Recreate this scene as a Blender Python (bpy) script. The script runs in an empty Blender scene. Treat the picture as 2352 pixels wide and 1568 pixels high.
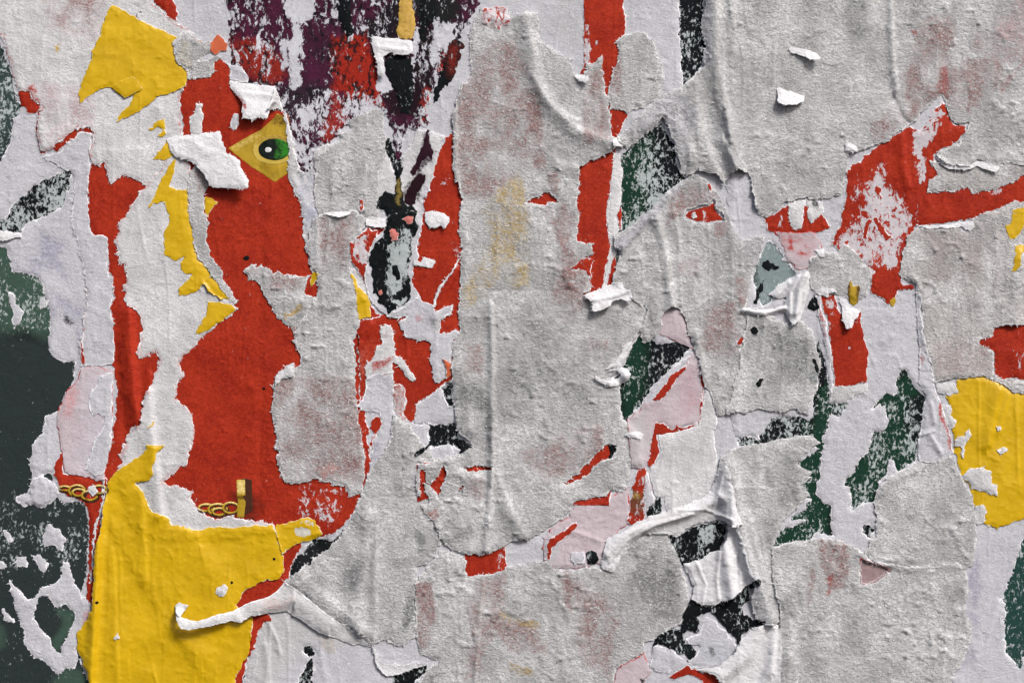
import bpy, math, random
import numpy as np
from math import radians

# ---------------------------------------------------------------- camera, sky, sun, exposure
sc = bpy.context.scene
U = 0.0006                       # one drawing unit in metres; the view is 2352 x 1568 units of wall
W0, H0 = 2352.0, 1568.0
CAM_D = 3.2
cam_d = bpy.data.cameras.new("camera"); cam = bpy.data.objects.new("camera", cam_d)
sc.collection.objects.link(cam); sc.camera = cam
cam.location = (0, -CAM_D, 1.5); cam.rotation_euler = (radians(90), 0, 0)
cam_d.sensor_width = 36.0; cam_d.lens = 36.0 * CAM_D / (W0 * U) * 1.002
cam_d.clip_start = 0.05; cam_d.clip_end = 200

SUN_EL, SUN_AZ = 45.0, 38.0      # azimuth: from the camera's side, to the right
w = bpy.data.worlds.new("World"); sc.world = w; w.use_nodes = True
nt = w.node_tree; bg = nt.nodes["Background"]
sky = nt.nodes.new("ShaderNodeTexSky"); sky.sky_type = 'NISHITA'; sky.sun_disc = False
sky.sun_elevation = radians(SUN_EL); sky.sun_rotation = radians(180 - SUN_AZ)
sky.air_density = 0.7; sky.dust_density = 4.0; sky.ozone_density = 0.6
nt.links.new(sky.outputs[0], bg.inputs[0]); bg.inputs[1].default_value = 0.10
sd = bpy.data.lights.new("sun", 'SUN'); sd.energy = 3.2; sd.angle = radians(17); sd.color = (1.0, 0.975, 0.955)
sun = bpy.data.objects.new("sun", sd); sc.collection.objects.link(sun)
_e, _a = radians(SUN_EL), radians(SUN_AZ)
dirv = (math.sin(_a) * math.cos(_e), -math.cos(_a) * math.cos(_e), math.sin(_e))
from mathutils import Vector
sun.rotation_euler = Vector(dirv).to_track_quat('Z', 'Y').to_euler()
sun.location = (0, -3, 4)
sc.view_settings.view_transform = 'Standard'; sc.view_settings.look = 'None'
sc.view_settings.exposure = 0.12; sc.view_settings.gamma = 1.0

# ---------------------------------------------------------------- grid and noise
ST = 2.5
GX0, GY0 = -30.0, -30.0
NX, NY = int((W0 + 60) / ST) + 1, int((H0 + 60) / ST) + 1
gx = GX0 + ST * np.arange(NX); gy = GY0 + ST * np.arange(NY)
XX, YY = np.meshgrid(gx, gy)                       # arrays are [row(y), col(x)]
rng = np.random.RandomState(7)

def lattice(Lx, Ly, seed):
    r = np.random.RandomState(seed)
    nx, ny = int(NX * ST / Lx) + 4, int(NY * ST / Ly) + 4
    g = r.rand(ny, nx) * 2 - 1
    u = (gx - GX0) / Lx; v = (gy - GY0) / Ly
    iu = u.astype(int); iv = v.astype(int); fu = u - iu; fv = v - iv
    fu = fu * fu * (3 - 2 * fu); fv = fv * fv * (3 - 2 * fv)
    a = g[iv][:, iu]; b = g[iv][:, iu + 1]; c = g[iv + 1][:, iu]; d = g[iv + 1][:, iu + 1]
    fu = fu[None, :]; fv = fv[:, None]
    return (a * (1 - fu) + b * fu) * (1 - fv) + (c * (1 - fu) + d * fu) * fv

def fbm(L, seed, octv=4, rough=0.55, ax=1.0):
    o = 0; amp = 1.0; t = 0
    for k in range(octv):
        l = L * 0.5 ** k
        if l < 3.2: break
        o = o + amp * lattice(l * ax, l, seed + 31 * k); t += amp; amp *= rough
    return o / t

WARPX = fbm(34, 11, 4, 0.6); WARPY = fbm(34, 12, 4, 0.6)
FINEX = fbm(9, 21, 2, 0.8); FINEY = fbm(9, 22, 2, 0.8)
SPK = fbm(13, 33, 3, 0.8)
SPKV = fbm(14, 34, 3, 0.75, 0.55)
LOW = fbm(120, 41, 3, 0.5)
CRUMP = fbm(46, 51, 4, 0.55)
TOOTH = fbm(11, 61, 2, 0.7, 1.6)
JAG = fbm(6.5, 71, 1)
_b = fbm(15, 73, 2, 0.5, 1.3); BUMPS = np.clip(_b - 0.22, 0, 1) * 7 * np.clip(0.5 + 1.6 * fbm(110, 75, 2), 0, 1)
_c = fbm(90, 77, 4, 0.55); CREASE = np.exp(-(_c / 0.018) ** 2) * np.clip(0.4 + 2.2 * fbm(130, 79, 2), 0, 1)
CLUMP = fbm(48, 101, 3, 0.6, 0.7); TONE = fbm(70, 105, 4, 0.6, 0.7)
TOPM = np.zeros((NY, NX), int); EDGEPTS = []
_v = fbm(300, 81, 2, 0.5, 0.22) ; _v2 = fbm(170, 85, 3, 0.5, 0.3)
VWR = np.exp(-(_v / 0.07) ** 2) * np.clip(0.5 + 1.5 * fbm(220, 91, 2), 0, 1) + 0.6 * np.exp(-(_v2 / 0.06) ** 2) * np.clip(0.3 + 1.5 * fbm(150, 95, 2), 0, 1)
HMAP = np.zeros((NY, NX))

def blur(a, r, n=2):
    for _ in range(n):
        for ax in (0, 1):
            k = 2 * r + 1
            p = np.pad(a, [(r + 1, r) if i == ax else (0, 0) for i in (0, 1)], mode='edge')
            c = np.cumsum(p, axis=ax)
            a = (np.take(c, range(k, c.shape[ax]), ax) - np.take(c, range(0, c.shape[ax] - k), ax)) / k
    return a

def sdf(poly, X, Y):
    """signed distance, positive inside"""
    P = np.asarray(poly, float); Q = np.roll(P, -1, 0)
    d2 = np.full(X.shape, 1e18); ins = np.zeros(X.shape, bool)
    for (x0, y0), (x1, y1) in zip(P, Q):
        ex, ey = x1 - x0, y1 - y0; L = ex * ex + ey * ey + 1e-9
        wx, wy = X - x0, Y - y0
        t = np.clip((wx * ex + wy * ey) / L, 0, 1)
        dx, dy = wx - t * ex, wy - t * ey
        d2 = np.minimum(d2, dx * dx + dy * dy)
        if y0 != y1:
            c = ((y0 <= Y) != (y1 <= Y)) & (X < x0 + (Y - y0) * ex / (ey if ey else 1e-9))
            ins ^= c
    d = np.sqrt(d2)
    return np.where(ins, d, -d)

def dline(pts, X, Y):
    """distance to a polyline and the parameter 0..1 along it"""
    P = np.asarray(pts, float); best = np.full(X.shape, 1e18); par = np.zeros(X.shape); side = np.zeros(X.shape)
    n = len(P) - 1
    for i in range(n):
        x0, y0 = P[i]; ex, ey = P[i + 1] - P[i]; L = ex * ex + ey * ey + 1e-9
        t = np.clip(((X - x0) * ex + (Y - y0) * ey) / L, 0, 1)
        d = (X - x0 - t * ex) ** 2 + (Y - y0 - t * ey) ** 2
        m = d < best; best = np.where(m, d, best); par = np.where(m, (i + t) / n, par)
        side = np.where(m, X - x0 - t * ex, side)
    dline.side = side
    return np.sqrt(best), par

def to_world(x, y, z):
    return (x - W0 / 2) * U, -z * U, 1.5 + (H0 / 2 - y) * U

# ---------------------------------------------------------------- materials
def N(t, kind, **kw):
    n = t.nodes.new(kind)
    for k, v in kw.items(): setattr(n, k, v)
    return n
def M_(t, op, a, b=None, clamp=False, c=None):
    n = N(t, 'ShaderNodeMath', operation=op); n.use_clamp = clamp
    for i, v in enumerate((a, b, c)):
        if v is None: continue
        if isinstance(v, (int, float)): n.inputs[i].default_value = v
        else: t.links.new(v, n.inputs[i])
    return n.outputs[0]
def MIX(t, f, a, b):
    n = N(t, 'ShaderNodeMix', data_type='RGBA')
    for i, v in ((0, f), (6, a), (7, b)):
        if isinstance(v, (int, float)): n.inputs[i].default_value = v
        elif isinstance(v, tuple): n.inputs[i].default_value = (*v, 1) if len(v) == 3 else v
        else: t.links.new(v, n.inputs[i])
    return n.outputs[2]
def NOISE(t, vec, sx, sy, detail=4, rough=0.6, off=0.0, dist=0.0):
    mp = N(t, 'ShaderNodeMapping'); mp.inputs['Scale'].default_value = (sx / U, 0.3 / U * sy, sy / U)
    mp.inputs['Location'].default_value = (off, off * 0.7, off * 1.3)
    t.links.new(vec, mp.inputs[0])
    n = N(t, 'ShaderNodeTexNoise'); n.inputs['Scale'].default_value = 1.0
    n.inputs['Detail'].default_value = detail; n.inputs['Roughness'].default_value = rough
    n.inputs['Distortion'].default_value = dist
    t.links.new(mp.outputs[0], n.inputs['Vector']); return n.outputs[0]

def paper(name, base, dark=None, core=(0.80, 0.80, 0.82), rim=2.5, rough=0.75, fib=1.0, bump=0.5, mott=0.5,
          wearcol=(0.52, 0.52, 0.57), wscale=(0.055, 0.055), spec=0.3, flecks=0.0, coat=0.0):
    m = bpy.data.materials.new(name); m.use_nodes = True; t = m.node_tree
    bs = t.nodes['Principled BSDF']; tc = N(t, 'ShaderNodeTexCoord').outputs['Object']
    st = N(t, 'ShaderNodeAttribute', attribute_name='stain'); ed = N(t, 'ShaderNodeAttribute', attribute_name='edge')
    we = N(t, 'ShaderNodeAttribute', attribute_name='wear')
    fiber = NOISE(t, tc, 0.11, 0.16, 5, 0.74, 3.1, 0.15)
    fine = NOISE(t, tc, 0.40, 0.55, 3, 0.7, 9.2, 0.4)
    low = NOISE(t, tc, 0.016, 0.014, 4, 0.6, 5.7)
    dark = dark or tuple(c * 0.82 for c in base)
    f = M_(t, 'MULTIPLY_ADD', M_(t, 'SUBTRACT', fiber, 0.5), 2.2 * mott, c=0.5)
    f = M_(t, 'MULTIPLY_ADD', M_(t, 'SUBTRACT', fine, 0.5), 3.0 * mott, c=f)
    f = M_(t, 'MULTIPLY_ADD', M_(t, 'SUBTRACT', low, 0.5), 1.7, True, c=f)
    col = MIX(t, f, dark, base)
    # ink left on the fibres
    brk = M_(t, 'MULTIPLY_ADD', M_(t, 'SUBTRACT', fine, 0.5), 3.0, c=M_(t, 'MULTIPLY', M_(t, 'SUBTRACT', fiber, 0.5), 3.6))
    sa = st.outputs['Alpha']
    k = M_(t, 'MULTIPLY_ADD', M_(t, 'MULTIPLY', brk, fib), M_(t, 'MULTIPLY', M_(t, 'MULTIPLY', sa, M_(t, 'SUBTRACT', 1.02, sa)), 4.0), True, c=sa)
    col = MIX(t, k, col, st.outputs['Color'])
    # worn specks where the print has gone
    wn = NOISE(t, tc, wscale[0], wscale[1], 7, 0.74, 1.7, 0.5)
    wn = M_(t, 'MULTIPLY_ADD', M_(t, 'SUBTRACT', wn, 0.5), 2.3, c=0.5)
    wf = M_(t, 'MULTIPLY', M_(t, 'SUBTRACT', we.outputs['Fac'], wn), 14.0, True)
    wf = M_(t, 'MULTIPLY', wf, M_(t, 'GREATER_THAN', we.outputs['Fac'], 0.01))
    wc = MIX(t, f, tuple(c * 0.72 for c in wearcol), wearcol)
    col = MIX(t, wf, col, wc)
    # torn white core along the rim
    rn = NOISE(t, tc, 0.045, 0.045, 6, 0.75, 7.7)
    rw = M_(t, 'MULTIPLY', M_(t, 'MULTIPLY_ADD', rn, 8.5, c=-3.4), rim)
    rf = M_(t, 'MULTIPLY', M_(t, 'SUBTRACT', rw, ed.outputs['Fac']), 1.2, True)
    col = MIX(t, rf, col, core)
    if flecks > 0:
        # single white fibres: thin level lines of one noise, kept only where another is high
        fl = NOISE(t, tc, 0.085, 0.15, 3, 0.6, 15.0, 1.4); gate = NOISE(t, tc, 0.15, 0.22, 2, 0.5, 22.0, 0.0)
        ff = M_(t, 'SUBTRACT', 1.0, M_(t, 'MULTIPLY', M_(t, 'ABSOLUTE', M_(t, 'SUBTRACT', fl, 0.52)), 15.0), True)
        ff = M_(t, 'MULTIPLY', ff, M_(t, 'MULTIPLY', M_(t, 'SUBTRACT', gate, 0.47), 9.0, True))
        col = MIX(t, M_(t, 'MULTIPLY', ff, flecks), col, (0.84, 0.85, 0.85))
    t.links.new(col, bs.inputs['Base Color'])
    bs.inputs['Roughness'].default_value = rough
    bs.inputs['Specular IOR Level'].default_value = spec
    if coat: bs.inputs['Coat Weight'].default_value = coat; bs.inputs['Coat Roughness'].default_value = 0.35
    h = M_(t, 'ADD', M_(t, 'MULTIPLY', fiber, 1.0), M_(t, 'MULTIPLY', fine, 0.55))
    h = M_(t, 'MULTIPLY_ADD', wf, -0.12, c=h)
    if flecks > 0: h = M_(t, 'MULTIPLY_ADD', ff, 0.35, c=h)
    b = N(t, 'ShaderNodeBump'); b.inputs['Strength'].default_value = min(1.0, bump); b.inputs['Distance'].default_value = 5.0 * U * max(1, bump)
    t.links.new(h, b.inputs['Height']); t.links.new(b.outputs[0], bs.inputs['Normal'])
    return m

MATS = dict(
    fibre=paper('grey_backing_paper', (0.74, 0.74, 0.745), (0.44, 0.44, 0.44), core=(0.88, 0.88, 0.88), rim=2.8, rough=0.8, bump=1.0, mott=0.85, flecks=0.85),
    warm=paper('brownish_backing_paper', (0.72, 0.70, 0.69), (0.44, 0.415, 0.41), core=(0.88, 0.87, 0.87), rim=2.8, rough=0.8, bump=1.0, mott=0.85, flecks=0.8),
    soft=paper('soft_grey_paper', (0.68, 0.675, 0.69), (0.54, 0.535, 0.545), core=(0.88, 0.88, 0.89), rim=2.2, rough=0.75, bump=0.5, mott=0.6, flecks=0.5),
    pale=paper('pale_lavender_paper', (0.60, 0.60, 0.64), (0.45, 0.45, 0.49), core=(0.86, 0.86, 0.89), rim=2.4, rough=0.7, bump=0.42, mott=0.6, flecks=0.45),
    pink=paper('pink_tinged_paper', (0.60, 0.54, 0.57), (0.48, 0.385, 0.415), core=(0.50, 0.06, 0.05), rim=1.6, rough=0.75, bump=0.4, mott=0.8),
    white=paper('clean_white_paper', (0.84, 0.84, 0.86), (0.68, 0.68, 0.70), core=(0.88, 0.88, 0.90), rim=1, rough=0.75, bump=0.55, mott=0.75, flecks=0.4),
    red=paper('red_print', (0.435, 0.036, 0.012), (0.235, 0.013, 0.006), core=(0.80, 0.74, 0.76), rim=1.7, rough=0.6, bump=0.16, mott=1.0, wearcol=(0.64, 0.60, 0.63), wscale=(0.085, 0.06), spec=0.12),
    yellow=paper('yellow_print', (0.72, 0.455, 0.008), (0.53, 0.325, 0.005), core=(0.80, 0.74, 0.55), rim=1.1, rough=0.33, bump=0.14, mott=0.4, wearcol=(0.70, 0.68, 0.6), wscale=(0.1, 0.1), spec=0.4),
    orange=paper('thin_orange_print', (0.60, 0.13, 0.05), rim=1.0, bump=0.1),
    dark=paper('dark_print', (0.010, 0.013, 0.014), (0.003, 0.004, 0.005), core=(0.05, 0.06, 0.06), rim=0.3, rough=0.6, bump=0.3, fib=0.35, mott=0.8, wearcol=(0.50, 0.56, 0.56), wscale=(0.13, 0.09), spec=0.06),
    purple=paper('purple_print', (0.11, 0.016, 0.055), (0.03, 0.008, 0.018), core=(0.5, 0.5, 0.55), rim=0.6, rough=0.6, bump=0.35, fib=0.7, mott=1.1, wearcol=(0.66, 0.66, 0.72), wscale=(0.10, 0.055), spec=0.08),
    gold=paper('printed_gold', (0.56, 0.37, 0.03), (0.33, 0.21, 0.01), core=(0.5, 0.4, 0.1), rim=0.2, rough=0.5, bump=0.04, mott=0.3),
    goldhi=paper('printed_gold_highlight', (0.66, 0.49, 0.11), (0.50, 0.35, 0.05), core=(0.8, 0.7, 0.4), rim=0.2, rough=0.5, bump=0.02, mott=0.2),
    brown=paper('printed_dark_brown', (0.06, 0.015, 0.004), core=(0.1, 0.05, 0.0), rim=0.2, bump=0.02),
    gem=paper('printed_green_gem', (0.006, 0.014, 0.008), (0.003, 0.006, 0.004), core=(0.02, 0.03, 0.01), rim=0.2, rough=0.4, bump=0.02, mott=0.2),
    salmon=paper('salmon_print', (0.62, 0.20, 0.17), rim=0.8, bump=0.2),
)

# ---------------------------------------------------------------- the sheet builder
_seed = [100]
def set_attrs(me, **at):
    for k, v in at.items():
        if v.ndim == 2:
            a = me.attributes.new(k, 'FLOAT_COLOR', 'POINT'); a.data.foreach_set('color', v.astype(np.float32).ravel())
        else:
            a = me.attributes.new(k, 'FLOAT', 'POINT'); a.data.foreach_set('value', v.astype(np.float32).ravel())

def link_mesh(name, V, F4, F3, mat, cen, parent=None):
    """V in world metres, faces as index arrays"""
    me = bpy.data.meshes.new(name)
    V = V - np.asarray(cen)[None, :]
    n3, n4 = len(F3), len(F4)
    me.vertices.add(len(V)); me.vertices.foreach_set('co', V.astype(np.float32).ravel())
    loops = np.concatenate([F3.ravel(), F4.ravel()]).astype(np.int32)
    me.loops.add(len(loops)); me.loops.foreach_set('vertex_index', loops)
    me.polygons.add(n3 + n4)
    starts = np.concatenate([np.arange(n3) * 3, n3 * 3 + np.arange(n4) * 4]).astype(np.int32)
    me.polygons.foreach_set('loop_start', starts)
    me.polygons.foreach_set('use_smooth', np.ones(n3 + n4, bool))
    me.update(calc_edges=True); me.validate()
    me.materials.append(mat)
    o = bpy.data.objects.new(name, me); sc.collection.objects.link(o)
    if parent is not None:
        o.parent = parent; o.location = Vector(cen) - parent.location
    else: o.location = cen
    return o

# marching squares table: corners 0..3 (tl,tr,br,bl), edge points 4..7 (top,right,bottom,left)
def _case_polys(c):
    inside = [bool(c & (1 << i)) for i in range(4)]
    if c == 0: return [], []
    if c == 5: return [[0, 4, 7], [2, 6, 5]], [(4, 7), (6, 5)]
    if c == 10: return [[1, 5, 4], [3, 7, 6]], [(5, 4), (7, 6)]
    loop = []; cuts = []
    for i in range(4):
        j = (i + 1) % 4
        if inside[i]: loop.append(i)
        if inside[i] != inside[j]:
            loop.append(4 + i); cuts.append((4 + i, inside[i]))
    seg = []
    if len(cuts) == 2:
        a = [q for q, leave in cuts if leave][0]; b = [q for q, leave in cuts if not leave][0]
        seg = [(a, b)]
    tris = [[loop[0], loop[k], loop[k + 1]] for k in range(1, len(loop) - 1)]
    return tris, seg
CASES = [_case_polys(c) for c in range(16)]

def setprops(o, label, cat, group=None, kind=None):
    if label: o['label'] = label
    if cat: o['category'] = cat
    if group: o['group'] = group
    if kind: o['kind'] = kind

def S(name, label, cat, mat, poly, t=0.9, warp=4.0, fine=1.6, rag=1.0, speck=0.0, holes=(), stains=(), wears=(),
      ridges=(), lift=(0.0, 12.0), relief=1.0, extra=None, parent=None, group=None, kind=None, skirt=None, wr=None,
      drape=3, upd=True, vert=False, fringe=None, fwear=0.0):
    _seed[0] += 1; sh = (_seed[0] * 37) % NX; sv = (_seed[0] * 53) % NY
    P = np.asarray(poly, float); mg = 24
    i0 = max(0, int((P[:, 0].min() - mg - GX0) / ST)); i1 = min(NX, int((P[:, 0].max() + mg - GX0) / ST) + 2)
    j0 = max(0, int((P[:, 1].min() - mg - GY0) / ST)); j1 = min(NY, int((P[:, 1].max() + mg - GY0) / ST) + 2)
    sl = (slice(j0, j1), slice(i0, i1))
    X, Y = XX[sl], YY[sl]
    R = lambda a: np.roll(np.roll(a, sh, 1), sv, 0)[sl]
    wx = R(WARPX) * warp * 2 + R(FINEX) * fine * 2; wy = R(WARPY) * warp * 2 + R(FINEY) * fine * 2
    Xw, Yw = X + wx, Y + wy
    f = sdf(poly, Xw, Yw) + (R(TOOTH) + 0.7 * R(JAG)) * rag * 2
    if speck: f = f + (R(SPKV if vert else SPK)) * speck * 2
    for h in holes: f = np.minimum(f, -(sdf(h, Xw, Yw) + R(TOOTH) * rag * 2 + (R(SPK) * speck * 2 if speck else 0)))
    f = f.copy()
    f[0, :] = f[-1, :] = -1; f[:, 0] = f[:, -1] = -1     # close at the grid border
    inside = f > 0
    if not inside.any(): print('EMPTY', label); return None
    # height: lie over what is below
    Hl = HMAP[sl]
    Hb = np.maximum(Hl, blur(Hl, drape)) if drape else Hl
    e = np.clip(f, 0, 80)
    rel = relief * (1.1 + 0.9 * R(CRUMP) + 0.35 * R(TOOTH)) + 0.7 * relief * (LOW[sl] + 1)
    t = 0.65 * t
    z = Hb + t + np.maximum(rel, 0.0) * np.clip(e / 10 + 0.15, 0, 1)
    if wr is None: wr = 1.8 if mat in ('fibre', 'warm') else (1.2 if mat in ('soft', 'pale', 'yellow', 'red') and t < 2 else 0.0)
    if wr: z = z + (wr * R(VWR) + (0.95 if mat in ('fibre', 'warm') else 0.3 if mat in ('soft', 'pale', 'white') else 0.06) * R(BUMPS) + wr * (0.5 if mat != 'yellow' else 0.2) * R(CREASE)) * np.clip(e / 14, 0, 1)
    if lift[0]: z = z + 0.8 * lift[0] * np.exp(-e / lift[1]) * np.clip(0.75 + 1.3 * R(LOW), 0.12, 2)
    for r in ridges:
        pts, rw, rh = r[:3]; rw = rw * 1.15; d, par = dline(pts, X + R(CRUMP) * 2, Y)
        rw = np.where(dline.side > 0, rw * 0.9, rw * 1.9)
        ta = 1.0 if len(r) < 4 else (r[3] + (1 - r[3]) * par)
        z = z + (1.3 if r[1] >= 4 else 1.1) * rh * ta * np.exp(-(d / rw) ** 2)
    if extra is not None: z = z + extra(X, Y)
    if upd: HMAP[sl] = np.where(inside, z, Hl)
    # stains and wear
    ny, nx = f.shape
    sr = np.zeros((ny, nx, 4))
    for s_ in stains:
        pl, colr, al, so = s_[:4]
        if mat in ('fibre', 'warm', 'soft', 'pale') and al < 0.62: al = min(0.62, al * 1.25); so = so * 0.5; colr = (0.30, 0.155, 0.145) if mat != 'pale' and colr[0] > 0.32 and 0.1 < colr[1] < 0.27 else colr
        d = sdf(pl, X + wx * 1.6, Y + wy * 1.6) + R(SPK) * so * 0.6
        a = np.clip(d / max(so, 1) * 0.5 + 0.5, 0, 1) * al
        if al < 0.63: a = a * np.clip(0.85 + 1.5 * R(CLUMP), 0.15, 1.35)
        a = a[..., None]
        old = sr[..., 3:4]; na = a + old * (1 - a)
        sr[..., :3] = np.where(na > 1e-4, (np.array(colr)[None, None, :] * a + sr[..., :3] * old * (1 - a)) / np.maximum(na, 1e-4), colr)
        sr[..., 3:4] = na
    if fringe:
        colr, fw, al = fringe
        a = (np.clip(1 - e / fw + R(SPK) * 0.7, 0, 1) * al)[..., None]
        old = sr[..., 3:4]; na = a + old * (1 - a)
        sr[..., :3] = np.where(na > 1e-4, (np.array(colr)[None, None, :] * a + sr[..., :3] * old * (1 - a)) / np.maximum(na, 1e-4), sr[..., :3]); sr[..., 3:4] = na
    fw_ = fwear if fwear else (0.10 if mat == 'red' else 0.0)
    we = np.full((ny, nx), float(fw_))
    for pl, am, so in wears:
        d = sdf(pl, X + wx, Y + wy)
        k = np.clip(d / max(so, 1) * 0.5 + 0.5, 0, 1); we = we * (1 - k) + am * k
    if we.max() > 0.02: we = np.where(we > 0.02, np.maximum(we + 0.26 * R(CLUMP) * np.clip(we * 4, 0, 1), 0.0), we)
    if mat in ('fibre', 'warm', 'soft'):
        tn = R(TONE); amp_ = 1.0 if mat != 'soft' else 0.5
        for a, colr in ((np.clip(-tn * 1.5 - 0.12, 0, 0.42) * amp_, (0.34, 0.34, 0.335)), (np.clip(tn * 1.8 - 0.15, 0, 0.6) * amp_, (0.84, 0.84, 0.845))):
            a = a[..., None]; old = sr[..., 3:4]; a = a * (1 - np.clip(old * 1.6, 0, 0.85)); na = a + old * (1 - a)
            sr[..., :3] = np.where(na > 1e-4, (np.array(colr)[None, None, :] * a + sr[..., :3] * old * (1 - a)) / np.maximum(na, 1e-4), sr[..., :3]); sr[..., 3:4] = na
    if mat == 'purple' and label and 'plum' not in label:
        a = (np.clip((R(SPKV) + 0.4 * R(CLUMP) - 0.12) * 6, 0, 1) * 0.93)[..., None]
        sr[..., :3] = sr[..., :3] * (1 - a) + np.array([0.008, 0.008, 0.009]) * a; sr[..., 3:4] = np.maximum(sr[..., 3:4], a)
    TOPM[sl] = np.where(inside, list(MATS).index(mat), TOPM[sl])
    # marching squares
    c = inside[:-1, :-1] * 1 + inside[:-1, 1:] * 2 + inside[1:, 1:] * 4 + inside[1:, :-1] * 8
    nC = ny * nx; nTop = ny * (nx - 1)
    idx = np.arange(nC).reshape(ny, nx)
    hid = nC + np.arange(ny * (nx - 1)).reshape(ny, nx - 1)
    vid = nC + nTop + np.arange((ny - 1) * nx).reshape(ny - 1, nx)
    corner = [idx[:-1, :-1], idx[:-1, 1:], idx[1:, 1:], idx[1:, :-1], hid[:-1, :], vid[:, 1:], hid[1:, :], vid[:, :-1]]
    quads = []; tris = []; segs = []
    m = c == 15
    quads.append(np.stack([corner[k][m] for k in (0, 3, 2, 1)], 1))
    for cs in range(1, 15):
        m = c == cs
        if not m.any(): continue
        tt, ss = CASES[cs]
        for a, b, d in tt: tris.append(np.stack([corner[a][m], corner[d][m], corner[b][m]], 1))
        for a, b in ss: segs.append(np.stack([corner[a][m], corner[b][m]], 1))
    Q = np.concatenate(quads); T = np.concatenate(tris) if tris else np.zeros((0, 3), int)
    SG = np.concatenate(segs) if segs else np.zeros((0, 2), int)
    def both(A, edge=False):
        ch = A.shape[2:] if A.ndim > 2 else ()
        fh0, fh1 = f[:, :-1], f[:, 1:]; th = np.clip(fh0 / np.where(np.abs(fh0 - fh1) < 1e-9, 1e-9, fh0 - fh1), 0.02, 0.98)
        fv0, fv1 = f[:-1, :], f[1:, :]; tv = np.clip(fv0 / np.where(np.abs(fv0 - fv1) < 1e-9, 1e-9, fv0 - fv1), 0.02, 0.98)
        if ch: th = th[..., None]; tv = tv[..., None]
        hA = A[:, :-1] * (1 - th) + A[:, 1:] * th; vA = A[:-1] * (1 - tv) + A[1:] * tv
        return np.concatenate([A.reshape((-1,) + ch), hA.reshape((-1,) + ch), vA.reshape((-1,) + ch)])
    px, py, pz, pe, ps, pw = both(X), both(Y), both(z), both(np.clip(f, 0, 80)), both(sr), both(we)
    used = np.unique(np.concatenate([Q.ravel(), T.ravel()]))
    mp = np.full(len(px), -1); mp[used] = np.arange(len(used))
    Q = mp[Q]; T = mp[T]; SG = mp[SG]
    px, py, pz, pe, ps, pw = [a[used] for a in (px, py, pz, pe, ps, pw)]
    # skirt: the thickness of the paper
    if len(SG):
        bv = np.unique(SG.ravel())
        if parent is None and mat in ('fibre', 'warm', 'soft', 'pale', 'white', 'red') and label:
            gy_, gx_ = np.gradient(f); rr = np.random.RandomState(_seed[0])
            pk = bv[rr.rand(len(bv)) < 0.22]
            ii = np.clip(((px[pk] - X[0, 0]) / ST).astype(int), 0, nx - 1); jj = np.clip(((py[pk] - Y[0, 0]) / ST).astype(int), 0, ny - 1)
            EDGEPTS.append(np.stack([px[pk], py[pk], pz[pk], -gx_[jj, ii], -gy_[jj, ii]], 1))
        sm = np.full(len(px), -1); sm[bv] = len(px) + np.arange(len(bv))
        sk = skirt if skirt is not None else t + 0.5 + (0.4 * relief)
        px = np.concatenate([px, px[bv]]); py = np.concatenate([py, py[bv]]); pz = np.concatenate([pz, pz[bv] - sk])
        pe = np.concatenate([pe, pe[bv] * 0]); ps = np.concatenate([ps, ps[bv]]); pw = np.concatenate([pw, pw[bv]])
        Q = np.concatenate([Q, np.stack([SG[:, 0], SG[:, 1], sm[SG[:, 1]], sm[SG[:, 0]]], 1)])
    wxx, wyy, wzz = to_world(px, py, pz)
    V = np.stack([wxx, wyy, wzz], 1)
    cen = (float(V[:, 0].mean()), float(V[:, 1].max()), float(V[:, 2].mean()))
    o = link_mesh(name, V, Q, T, MATS[mat], cen, parent)
    set_attrs(o.data, edge=pe, stain=ps, wear=pw)
    setprops(o, label, cat, group, kind)
    o['_tris'] = 0; del o['_tris']
    return o

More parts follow.
